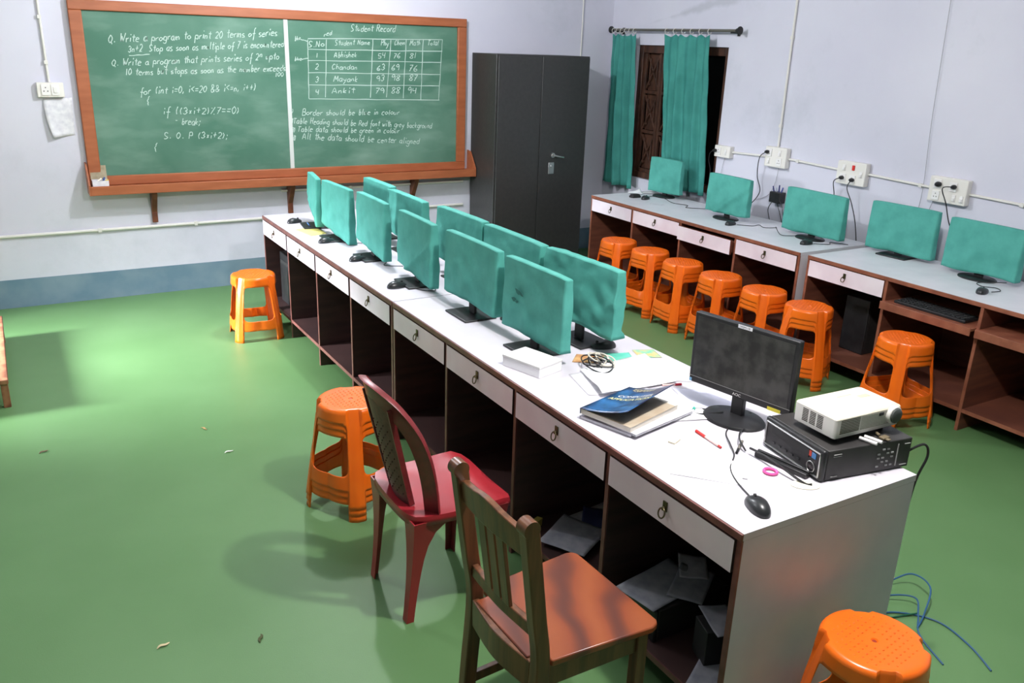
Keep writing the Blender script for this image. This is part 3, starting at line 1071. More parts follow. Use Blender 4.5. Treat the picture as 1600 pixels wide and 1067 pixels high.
mouse0 = make_mouse()
used = False
mice = [(.139, .081, R(-24), 'dark grey mouse at the near end of the centre desk, beside the computer case', 1),
        (.132, 4.446, R(-70), 'black mouse farthest along the centre desk, by the yellow sheet', 0),
        (.135, 3.78, R(-75), 'black mouse between the yellow sheet and the next covered monitor', 0),
        (.145, 3.262, R(-70), 'black mouse in front of the fourth covered monitor on the drawer side', 0),
        (.125, 2.636, R(-80), 'black mouse at the joint between the two centre desks', 0),
        (.395, 1.90, R(60), 'black mouse behind the stand of the second covered monitor', 0),
        (.56, 1.395, R(70), 'black mouse lying behind the pile of cables on the centre desk', 0),
        (3.20, 4.365, R(-60), 'black mouse on the wall desk in front of the curtains', 0),
        (3.10, 3.23, R(-75), 'black mouse below the second covered monitor on the wall desk', 0),
        (3.12, 2.52, R(-85), 'black mouse below the third covered monitor on the wall desk', 0),
        (3.07, 1.22, R(-70), 'black mouse near the right edge on the wall desk', 0)]
for x, y, rz, lab, k in mice:
    o = copy_tree(mouse0) if used else mouse0
    used = True
    o.location = (x, y, .7505); o.rotation_euler = (0, 0, rz)
    tag(o, lab, 'computer mouse', 'computer mice')


def cable(pts, label, r=.0024, m=None, name='cable', cat_='cable', group='loose cables'):
    b = MB(); p0 = Vector(pts[0]); b.tube([Vector(p) - p0 for p in pts], r, 6)
    o = b.build(name, m or m_cable, None, True, loc=p0)
    tag(o, label, cat_, group)
    return o


ZT = .7535
cable([(.165, .135, ZT), (.20, .23, ZT), (.245, .30, ZT), (.32, .36, ZT), (.36, .42, ZT + .005), (.42, .50, ZT), (.52, .56, ZT)], 'thin black mouse cable running from the near mouse to the monitor stand')
cable([(.19, 3.27, ZT), (.24, 3.22, ZT), (.28, 3.15, ZT), (.24, 3.08, ZT), (.33, 3.02, ZT)], 'black mouse cable looping in front of the fourth covered monitor')
cable([(.18, 2.62, ZT), (.22, 2.52, ZT), (.28, 2.49, ZT), (.30, 2.57, ZT), (.36, 2.63, ZT)], 'black mouse cable curling at the joint of the centre desks')
cable([(.18, 3.77, ZT), (.25, 3.70, ZT), (.33, 3.66, ZT), (.38, 3.60, ZT)], 'black mouse cable trailing behind the fifth covered monitor')
cable([(3.13, 1.20, ZT), (3.20, 1.19, ZT), (3.24, 1.24, ZT), (3.20, 1.30, ZT), (3.26, 1.36, ZT), (3.34, 1.24, ZT + .02)], 'black mouse cable looped under the covered monitor at the right edge')
cable([(3.14, 3.20, ZT), (3.22, 3.12, ZT), (3.30, 3.13, ZT), (3.26, 3.04, ZT), (3.35, 3.0, ZT)], 'black cable tangle beside the second covered monitor at the wall desk')
cable([(3.17, 2.50, ZT), (3.26, 2.44, ZT), (3.32, 2.48, ZT), (3.38, 2.38, ZT)], 'black mouse cable behind the third covered monitor at the wall desk')
cable([(3.18, 2.86, .80), (3.17, 2.80, .757), (3.21, 2.74, .757), (3.28, 2.72, .757)], 'short black cable hanging from the left corner of the third cover')
cable([(3.24, 4.37, ZT), (3.33, 4.45, ZT), (3.38, 4.33, ZT), (3.30, 4.12, ZT), (3.34, 3.98, ZT), (3.26, 3.90, ZT), (3.38, 3.80, ZT)], 'black cable wandering over the wall desk in front of the curtains')
# cable pile behind the nearest covered monitor
rnd = random.Random(11)
m_wcab = mat('white_cable', (214, 210, 196), .5)
piles = [((.38, 1.20), .07, 9, m_cable, 'tangle of black cables behind the nearest covered monitor', .0028),
         ((.42, 1.22), .06, 6, m_wcab, 'loops of off-white cable in the tangle behind the nearest cover', .0034),
         ((.39, 1.76), .06, 8, m_wcab, 'white cable bundle between the first and second covered monitors', .003),
         ((.39, 2.36), .06, 8, m_cable, 'black cable bundle between the second and third covered monitors', .003),
         ((.385, 2.98), .055, 8, m_wcab, 'pale cable bundle between the third and fourth covered monitors', .003),
         ((.385, 3.58), .055, 8, m_cable, 'dark cable bundle beside the fifth covered monitor', .003)]
for (c, rad, n, m, lab, r) in piles:
    pts = []
    for i in range(n * 5):
        a = i * .75 + rnd.uniform(-.15, .15)
        rr = rad * (.65 + .35 * math.sin(i * .37 + n))
        hz = ZT + .004 + .028 * abs(math.sin(i * .45))+ .004 * rnd.random()
        pts.append((c[0] + rr * .8 * math.cos(a), c[1] + rr * 1.3 * math.sin(a), hz))
    cable(pts, lab, r, m)
# vertical cable bundles between the rows
for (x, y, lab, m) in ((.37, 1.77, 'pale cables hanging down between the first two drawer-side monitors', m_wcab), (.37, 2.39, 'twisted pale cables between the second and third drawer-side monitors', m_wcab),
                       (.37, 3.0, 'twisted dark cables between the third and fourth drawer-side monitors', m_cable), (.37, 3.58, 'twisted dark cables between the fourth and fifth drawer-side monitors', m_cable)):
    pts = [(x + rnd.uniform(-.02, .02), y + rnd.uniform(-.03, .03), .757 + .24 * abs(math.sin(i * .7))) for i in range(16)]
    cable(pts, lab, .0035, m)

# ---------------------------------------------------------------- uncovered monitor (near)
zt, zb = 1.10, .83
A, B = Vector((.487, .777, 0)), Vector((.565, .367, 0))
cA = (A + B) / 2
d = (B - A).normalized()
yaw = math.atan2(d.y, d.x)
t = empty('computer_monitor', (cA.x, cA.y, .75), yaw); tag(t, 'uncovered black widescreen monitor with a dusty screen near the projector', 'monitor')
W2 = (B - A).length / 2
m_screen = mat('dusty_dark_screen', (36, 36, 35), .4, (62, 62, 59), 16, 8, lo=.42, hi=.6)
b = MB(); b.box(-W2, W2, 0, .028, .083, .35); b.box(-W2 * .62, W2 * .62, .028, .055, .12, .31)
fr = b.build('bezel', m_blk, t, bevel=.004)
b = MB(); b.box(-W2 + .014, W2 - .014, -.0012, .002, .112, .336); b.build('screen', m_screen, t)
b = MB(); b.box(-W2 + .002, W2 - .002, -.002, -.0002, .1075, .1095); b.build('bezel_line', mat('grey_line', (120, 120, 118), .4), t)
b = MB(); b.box(-.024, .024, .008, .03, .014, .12); b.build('stand_neck', m_blk, t, bevel=.003)
b = MB()
rings = [[(.115 * r * math.cos(2 * PI * i / 40), .092 * r * math.sin(2 * PI * i / 40), h) for i in range(40)] for r, h in ((1, 0), (1, .006), (.95, .012), (.6, .017), (.2, .019))]
b.rings(rings); b.build('stand_base', m_blk, t, True)
b = MB(); put_text(b, 'AOC', .014, (-.0, -.0025, .096), (1, 0, 0), (0, 0, 1), 1.15); b.build('brand_letters', m_swwhite, t)
b = MB(); b.box(-.028, .028, -.0018, -.0004, .3375, .3495); lb = b.build('name_label', m_paper2, t)
b = MB(); put_text(b, 'VGM-18', .0105, (0, -.0022, .3435), (1, 0, 0), (0, 0, 1), 1.1); b.build('label_letters', m_blk, lb)
b = MB(); b.box(-W2 + .004, -W2 + .013, -.0016, -.0004, .086, .098); b.build('corner_sticker', mat('blue_sticker', (120, 170, 210), .5), t)
b = MB(); b.box(W2 - .085, W2 - .035, -.0016, -.0004, .084, .096); b.build('yellow_sticker', m_yel, t)
cable([(.60, .56, ZT + .01), (.52, .66, ZT), (.46, .70, ZT), (.44, .66, ZT), (.50, .60, ZT + .02)], 'short black cables behind the uncovered monitor stand', .003)

# ---------------------------------------------------------------- computer case lying on its side
ang = R(-9.3)
t = empty('computer_case', (.422, .103, .75), ang); tag(t, 'slim black computer case lying flat under the white projector', 'computer case')
D_, W_, H_ = .35, .281, .104
m_case = mat('dusty_black_steel', (44, 42, 42), .5, (62, 60, 58), 9, 8, lo=.4, hi=.8)
b = MB(); b.box(.02, D_, 0.002, W_ - .002, .004, H_); b.build('case_body', m_case, t, bevel=.003)
b = MB(); b.box(0, .0195, 0, W_, .002, H_ + .002); fp = b.build('front_bezel', m_blk, t, bevel=.008, bseg=3)
b = MB()
pts = [(-.001, .012, .014), (-.001, .012, H_ - .012), (-.001, W_ - .012, H_ - .012), (-.001, W_ - .012, .014)]
path = []
for a, c in zip(pts, pts[1:] + pts[:1]):
    for i in range(8):
        path.append(Vector(a).lerp(Vector(c), i / 8))
path.append(Vector(pts[0]))
b.tube(path, .0028, 6, False); b.build('silver_rim', m_steel, fp, True)
b = MB(); b.box(-.0028, .001, .06, W_ - .04, .060, .088); b.build('disc_drive_door', m_blk2, fp, bevel=.001)
b = MB()
for k in range(5):
    b.box(-.0025, .001, .10 + .03 * k, .112 + .03 * k, .030, .036)
b.build('port', m_mouse, fp)
b = MB(); n = 28
b.tube([(-.003, .046 + .017 * math.cos(2 * PI * i / n), .036 + .017 * math.sin(2 * PI * i / n)) for i in range(n + 1)], .0016, 6, False)
put_text(b, 'DELL', .0125, (-.0035, .046, .036), (0, -1, 0), (0, 0, 1), .95); b.build('maker_badge', m_steel, fp)
b = MB(); b.box(-.0022, .0, .030, .048, .066, .085); b.build('badge_sticker', mat('blue_badge', (70, 130, 190), .4), fp)
b = MB(); b.box(-.0024, .0, .050, .066, .068, .086); b.build('badge_sticker', mat('red_badge', (200, 60, 40), .4), fp)
m_print = mat('pale_print', (150, 150, 148), .6)
b = MB()
for r_ in range(5):
    for c_ in range(4):
        if (r_ + c_) % 3 != 1:
            b.box(.215 + .018 * c_, .224 + .018 * c_, -.0008, .0019, .020 + .014 * r_, .025 + .014 * r_)
b.box(.293, .296, -.0008, .0019, .015, .09)
b.box(.04, .07, -.0008, .0019, .082, .0835); b.box(.04, .07, -.0008, .0019, .088, .0895); b.box(.04, .065, -.0008, .0019, .014, .0155)
b.box(.32, .342, -.0008, .0019, .086, .088); b.box(.312, .340, -.0008, .0019, .014, .016); b.build('printed_marks', m_print, t)

# projector
PZ = .75 + H_ + .001
t = empty('projector', (.63, .20, PZ), R(-3)); tag(t, 'dusty white video projector standing on the black computer case', 'projector')
m_proj = mat('projector_white', (230, 222, 202), .4, (206, 192, 164), 7, 7, lo=.45, hi=.75)
m_proj2 = mat('projector_side_white', (222, 220, 214), .45)
b = MB()
hx, hy = .145, .085
def rr(hx, hy, rc, z, n=6):
    out = []
    for qx, qy, a0 in ((1, 1, 0), (-1, 1, 90), (-1, -1, 180), (1, -1, 270)):
        for i in range(n + 1):
            a = R(a0 + 90 * i / n)
            out.append((qx * (hx - rc) + rc * math.cos(a), qy * (hy - rc) + rc * math.sin(a), z))
    return out
b.rings([rr(hx - .012, hy - .010, .010, .014), rr(hx - .001, hy - .001, .010, .022), rr(hx, hy, .010, .05), rr(hx, hy, .010, .082)], True, False)
b.build('lower_shell', m_proj2, t, True, angle=50)
b = MB()
b.rings([rr(hx, hy, .010, .0825), rr(hx - .002, hy - .002, .010, .086), rr(hx - .018, hy - .016, .012, .094), rr(hx - .06, hy - .045, .012, .099), rr(.03, .02, .01, .100)], True, True)
b.build('top_shell', m_proj, t, True, angle=50)
b = MB()
for k in range(9):
    z = .034 + .0053 * k
    b.box(-hx + .022, -hx + .105, -hy - .0006, -hy + .004, z, z + .0028)
b.build('intake_grille', mat('grille_dark', (74, 70, 50), .7), t)
b = MB()
for k in range(10):
    z = .034 + .0048 * k
    b.box(-hx + .11, hx - .02, -hy - .0006, -hy + .004, z, z + .0014)
b.build('ribbed_front', mat('rib_shadow', (150, 146, 132), .7), t)
b = MB()
for k in range(8):
    z = .034 + .0055 * k
    for j in range(3):
        b.box(-hx - .0006, -hx + .004, -.035 + .03 * j, -.012 + .03 * j, z, z + .003)
b.build('side_vent', mat('vent_dark', (60, 58, 48), .7), t)
b = MB()
cxl = hx - .040
b.lathe([(.030, .002), (.030, -.010), (.027, -.013)], (cxl, -hy, .062), 'y', 32); b.build('lens_ring', m_proj2, t, True)
b = MB(); b.lathe([(.024, -.010), (.024, -.018), (.021, -.020), (.008, -.021)], (cxl, -hy, .062), 'y', 32); b.build('lens_cap', mat('lens_cap_grey', (70, 74, 72), .5), t, True)
b = MB(); b.box(cxl - .062, cxl - .040, -hy - .002, -hy + .003, .066, .076); b.build('infrared_window', m_blk, t, bevel=.002)
b = MB(); b.box(.04, .085, -.01, .008, .098, .1003); b.box(-.03, .03, .02, .024, .0985, .1008); b.build('control_panel', mat('panel_beige', (190, 176, 150), .6), t)
for x, y in ((-.10, -.055), (.10, -.055), (0, .055)):
    b = MB(); b.cyl((x, y, 0), (x, y, .0175), .009, n=12); b.build('foot', m_blk2, t, True)
for k, (x, a) in enumerate(((.020, 0.1), (.044, .1))):
    b = MB(); b.cyl((0, 0, 0), (.012, -.055, 0), .0055, n=12)
    o = b.build('marker_pen', m_swwhite, None, True, loc=(.575 + x, .115, .8605 + .001)); tag(o, ['white marker pen under the projector, left of the other', 'white marker pen under the projector, beside the metal clip'][k], 'pen', 'pens under the projector')
b = MB(); b.box(0, .03, 0, .02, 0, .008); b.box(.005, .02, -.012, 0, .002, .007); b.cyl((.012, .025, .006), (.02, .045, .006), .005, n=8)
o = b.build('cable_plug', mat('dull_brass_plug', (110, 98, 76), .5), None, loc=(.655, .072, .856), bevel=.002); tag(o, 'small dull metal plug lying on the computer case by the pens', 'plug')
cable([(.77, .06, .80), (.805, .03, .83), (.82, .02, .79), (.80, .03, .70), (.80, .05, .50), (.80, .10, .3)], 'black power cable hanging down behind the computer case', .004)

# things in front of the computer case
b = MB(); b.box(-.012, .012, -.095, .095, 0, .016); b.box(.002, .012, -.095, .095, .016, .022)
o = b.build('pen_tray', m_blk, None, loc=(.40, .235, .751), bevel=.003); o.rotation_euler = (0, 0, R(8)); tag(o, 'narrow black plastic strip lying along the front of the computer case', 'plastic strip')
cable([(.372, .345, ZT + .02), (.372, .29, ZT + .022), (.365, .22, ZT + .022), (.365, .15, ZT + .01), (.376, .115, ZT), (.385, .10, ZT + .004)], 'thick grey cable along the front of the computer case', .004)
cable([(.37, .36, ZT + .004), (.39, .41, ZT + .02), (.46, .47, ZT + .01), (.54, .50, ZT)], 'black cable from the case front up to the monitor stand', .003)
b = MB(); n = 28
b.tube([(.020 * math.cos(2 * PI * i / n), .020 * math.sin(2 * PI * i / n), 0) for i in range(n + 1)], .0045, 8, False)
o = b.build('plastic_ring', m_pink, None, True, loc=(.338, .222, .7555)); tag(o, 'small bright pink plastic ring beside the computer case', 'ring')
b = MB()
b.rings([[(.045 * r * math.cos(2 * PI * i / 24), .028 * r * math.sin(2 * PI * i / 24), h) for i in range(24)] for r, h in ((1, 0), (1, .002), (.8, .004))])
o = b.build('glue_patch', mat('cream_plastic', (226, 222, 200), .6), None, True, loc=(.372, .115, .7505)); o.rotation_euler = (0, 0, R(-35)); tag(o, 'flat cream-coloured plastic piece at the case corner', 'plastic piece')


def pen(name, p0, p1, r, parts, label, z=.7505):
    p0, p1 = Vector((p0[0], p0[1], 0)), Vector((p1[0], p1[1], 0))
    L = (p1 - p0).length
    t = empty(name, (p0.x, p0.y, z + r), math.atan2(p1.y - p0.y, p1.x - p0.x)); tag(t, label, 'pen', 'pens on the desks')
    for nm, a, c, rr_, m in parts:
        b = MB(); b.cyl((L * a, 0, 0), (L * c, 0, 0), r * rr_, n=14); b.build(nm, m, t, True)


m_redp = mat('red_pen_plastic', (214, 40, 34), .35)
m_clear = mat('pale_pink_barrel', (236, 196, 190), .3)
pen('ballpoint_pen', (.332, .553), (.318, .418), .0045, [('cap', 0, .38, 1.15, m_redp), ('barrel', .38, .9, 1, m_clear), ('tip', .9, 1, .8, m_redp)], 'red-capped ballpoint pen lying near the uncovered monitor')
pen('ballpoint_pen', (.415, .42), (.335, .365), .005, [('barrel', 0, .7, 1, mat('grey_pen', (120, 116, 108), .4)), ('cap', .7, 1, .9, m_blk)], 'dark grey pen lying at the front corner of the computer case')
pen('ballpoint_pen', (.575, .905), (.50, .93), .004, [('cap', 0, .35, 1.2, mat('crimson_pen', (160, 24, 48), .35)), ('barrel', .35, 1, 1, m_clear)], 'crimson pen sticking out from under the big white sheet')
m_teal = mat('teal_pen', (60, 170, 150), .4)
pen('ballpoint_pen', (.46, .705), (.40, .655), .0045, [('cap', 0, .25, 1.3, m_teal), ('barrel', .25, 1, .8, m_paper2)], 'pen with a turquoise cap beside the monitor base')
pen('ballpoint_pen', (.20, 4.37), (.18, 4.25), .006, [('barrel', 0, .7, 1, mat('blue_pen', (90, 140, 210), .4)), ('cap', .7, 1, 1.1, mat('navy_pen', (30, 50, 100), .4))], 'blue pen beside the yellow sheet at the far end')
pen('ballpoint_pen', (.25, 4.33), (.235, 4.20), .006, [('barrel', 0, .6, 1, m_redp), ('cap', .6, 1, 1.1, mat('blue_pen2', (80, 120, 200), .4))], 'red and blue pen beside the yellow sheet at the far end')


def sheet(name, corners, z, label, m=m_paper, curl=0.0, lines=0, thick=.0006, group='loose papers', cat_='paper', curlc=None, wob=.001, seed=0):
    """corners bl, br, tr, tl"""
    c = [Vector((p[0], p[1], 0)) for p in corners]
    o0 = sum(c, Vector()) / 4
    n = 12
    rows = []
    for j in range(n + 1):
        v = j / n
        row = []
        for i in range(n + 1):
            u = i / n
            p = (c[0] * (1 - u) + c[1] * u) * (1 - v) + (c[3] * (1 - u) + c[2] * u) * v - o0
            h = wob * (1 + noise.noise(Vector((u * 2 + seed, v * 2, seed))))
            if curl:
                cu, cv = curlc or (1, 1)
                dd = max(0, 1 - math.hypot(u - cu, v - cv) / .9)
                h += curl * dd * dd
            row.append((p.x, p.y, h))
        rows.append(row)
    b = MB(); b.rings(rows, False, False, False)
    o = b.build(name, m, None, True, loc=(o0.x, o0.y, z)); so = o.modifiers.new('s', 'SOLIDIFY'); so.thickness = thick; so.offset = 1
    tag(o, label, cat_, group)
    if lines:
        b = MB()
        for k in range(lines):
            v = .1 + .8 * k / lines
            pts = []
            for i in range(11):
                u = .1 + .8 * i / 10
                p = (c[0] * (1 - u) + c[1] * u) * (1 - v) + (c[3] * (1 - u) + c[2] * u) * v - o0
                h = wob * (1 + noise.noise(Vector((u * 2 + seed, v * 2, seed))))
                if curl:
                    cu, cv = curlc or (1, 1)
                    dd = max(0, 1 - math.hypot(u - cu, v - cv) / .9)
                    h += curl * dd * dd
                pts.append(Vector((p.x, p.y, h + thick + .0006)))
            dv = (c[3] - c[0]).normalized() * .0009
            m_ = len(pts)
            b.add([p + dv for p in pts] + [p - dv for p in pts], [(i, i + 1, m_ + i + 1, m_ + i) for i in range(m_ - 1)])
        b.build('ruled_lines', mat('faint_ruling', (206, 208, 214), .8), o)
    return o


sheet('paper_sheet', [(.215, .935), (.575, .93), (.66, 1.235), (.30, 1.20)], .758, 'large white printed sheet, topmost by the open textbook', m_paper, .02, 9, curlc=(0, .2), seed=1)
sheet('paper_sheet', [(.185, .98), (.42, .90), (.52, 1.15), (.24, 1.19)], .7512, 'pale grey sheet showing under the edge of the large white sheet', m_paper2, 0, seed=2)
sheet('paper_sheet', [(.52, .98), (.66, .90), (.72, 1.14), (.60, 1.22)], .7515, 'narrow white sheet at the far edge behind the large sheet', m_paper, 0, seed=3)
sheet('paper_sheet', [(.46, .72), (.62, .60), (.66, .78), (.52, .90)], .7513, 'lavender-shaded sheet lying behind the monitor base', mat('lavender_paper', (214, 214, 232), .8), 0, seed=4)
sheet('paper_sheet', [(.30, .66), (.47, .60), (.50, .82), (.36, .86)], .7525, 'white sheet between the textbook and the monitor', m_paper, .006, seed=5)
sheet('paper_sheet', [(.05, .36), (.20, .20), (.27, .28), (.13, .44)], .7508, 'white sheet near the front edge beside the lone mouse', m_paper, .003, seed=6)
sheet('paper_sheet', [(.12, .40), (.24, .22), (.30, .30), (.20, .46)], .7525, 'white sheet overlapping another beside the near mouse', m_paper, .005, seed=7)
sheet('paper_sheet', [(.102, 3.988), (.223, 4.025), (.218, 4.249), (.066, 4.218)], .751, 'yellow sheet of paper at the far end of the centre desk', mat('yellow_paper', (232, 222, 130), .8), .004, thick=.002, seed=8)
sheet('leaflet', [(.33, 1.30), (.42, 1.24), (.50, 1.30), (.40, 1.37)], .7515, 'brown printed leaflet between the cable pile and the large sheet', mat('brown_print', (168, 112, 66), .6, (210, 170, 110), 14, 3), .004, seed=9)
sheet('leaflet', [(.47, 1.24), (.58, 1.20), (.61, 1.28), (.50, 1.33)], .7522, 'turquoise printed leaflet behind the large sheet', mat('turquoise_print', (90, 200, 176), .6, (120, 215, 190), 14, 3), .003, seed=10)
sheet('leaflet', [(.62, 1.22), (.71, 1.18), (.735, 1.27), (.65, 1.31)], .7515, 'turquoise and orange leaflet at the far edge of the desk', mat('mixed_print', (90, 200, 176), .6, (226, 190, 120), 22, 3), .003, seed=11)
b = MB(); b.box(-.022, .022, -.012, .012, 0, .006)
o = b.build('folded_paper', mat('pale_yellow_paper', (236, 230, 206), .8), None, loc=(.215, .53, .7505)); o.rotation_euler = (0, 0, .4); tag(o, 'tiny folded cream paper between the textbook and the red pen', 'paper')
b = MB(); b.obox((0, 0, .02), (1, 0, 0), (0, 1, 0), (0, 0, 1), .018, .025, .02)
o = b.build('tape_roll', mat('patterned_brown', (120, 84, 60), .6, (220, 200, 170), 90, 2, lo=.45, hi=.55), None, loc=(.725, .98, .7505), bevel=.008); tag(o, 'small brown patterned pouch at the far desk edge left of the monitor', 'pouch')

# white box
b = MB()
ax = Vector((.233 - .103, 1.235 - 1.198, 0)); ay = Vector((.108 - .103, 1.406 - 1.198, 0))
t = empty('cardboard_box', (.108, 1.203, .7505), math.atan2(ax.y, ax.x)); tag(t, 'small closed white cardboard box on the centre desk', 'box')
b.box(0, .135, 0, .20, 0, .038); b.build('box_body', m_paper, t, bevel=.002)
b = MB(); b.box(-.0015, .1365, -.0015, .2015, .038, .048); b.build('box_lid', mat('off_white_card', (232, 232, 230), .7), t, bevel=.002)

# textbook stack: spine along P->Q, pages towards the near side
P0 = Vector((.035, .822, 0)); Q0 = Vector((.325, .905, 0))
ux = (Q0 - P0).normalized(); uy = Vector((ux.y, -ux.x, 0))      # uy points to the near side
ang = math.atan2(ux.y, ux.x)
BL, BW = .29, .215


def book_block(name, x0, x1, y0, y1, z0, z1, label, cover, rot, loc_):
    t = empty(name, (loc_[0], loc_[1], z0), rot); tag(t, label, 'book', 'books by the papers')
    b = MB(); b.box(x0 + .002, x1 - .002, -y1 + .002, -y0, .0012, z1 - z0 - .0012); b.build('pages', m_paper2, t)
    b = MB(); b.box(x0, x1, -y1, -y0, 0, .001); b.box(x0, x1, -y0, -y0 + .0012, 0, z1 - z0); b.box(x0, x1, -y1, -y0, z1 - z0 - .001, z1 - z0)
    b.build('cover', cover, t)
    return t


m_cov_grey = mat('grey_book_cover', (170, 164, 176), .5)
book_block('notebook', .0, BL, .0, BW, .7505, .762, 'grey-edged book at the bottom of the textbook pile', m_cov_grey, ang + R(2), P0)
book_block('notebook', .02, BL + .05, .01, BW + .02, .7625, .770, 'white exercise book in the middle of the textbook pile', m_paper2, ang - R(4), P0)
t = empty('textbook', (P0.x, P0.y, .7705), ang); tag(t, 'blue computer applications textbook with its cover curling open', 'book', 'books by the papers')
b = MB(); b.box(.003, BL - .002, -BW + .002, 0, 0, .018); b.build('pages', mat('page_block', (226, 220, 208), .8), t)
m_inside = mat('inner_page', (196, 186, 166), .6, (178, 160, 136), 12, 2)
b = MB(); b.box(.0, BL - .02, -BW, -.03, .0182, .019); b.build('title_page', m_inside, t)
b = MB(); b.box(0, BL, 0, .0015, 0, .021); b.build('spine', mat('blue_spine', (60, 84, 120), .4), t)


def cov(u, v):
    """u along spine 0..BL, v across 0..BW"""
    k = v / BW
    return Vector((u, -v * (1 - .06 * k), .0205 + .052 * k ** 1.7 * (1 + .5 * (u / BL))))


n = 16
rows = [[cov(BL * i / n, BW * .97 * j / n) for i in range(n + 1)] for j in range(n + 1)]
b = MB(); b.rings(rows, False, False, False)
m_cover = mat('blue_nebula_cover', (22, 34, 70), .3, (50, 104, 160), 14, 5, lo=.45, hi=.72)
o = b.build('front_cover', m_cover, t, True); so = o.modifiers.new('s', 'SOLIDIFY'); so.thickness = .0012; so.offset = -1
for txt, size, u0, m in (('COMPUTER', .030, .62, m_swwhite), ('APPLICATION', .030, .50, mat('cream_letters', (240, 236, 170), .5))):
    vs, fs = text_mesh(txt, size, 1.0)
    wmax = max(abs(v[0]) for v in vs)
    k = min(1.0, .098 / wmax)
    b = MB()
    b.add([cov(BL * u0 + v[1], BW * .5 + v[0] * k * .98) + Vector((0, 0, .0024)) for v in vs], fs)
    b.build('title_letters', m, o)
b = MB()
for i in range(9):
    for j in range(4):
        u, v = BL * .86 + j * .007, BW * (.18 + .05 * i)
        if (i * 3 + j * 5) % 4:
            b.add([cov(u, v) + Vector((0, 0, .0022)), cov(u, v + .007) + Vector((0, 0, .0022)), cov(u + .004, v + .007) + Vector((0, 0, .0022)), cov(u + .004, v) + Vector((0, 0, .0022))], [(0, 1, 2, 3)])
b.build('cover_pattern', mat('cover_cream', (226, 214, 170), .5), o)

# ---------------------------------------------------------------- stools
SH = .44


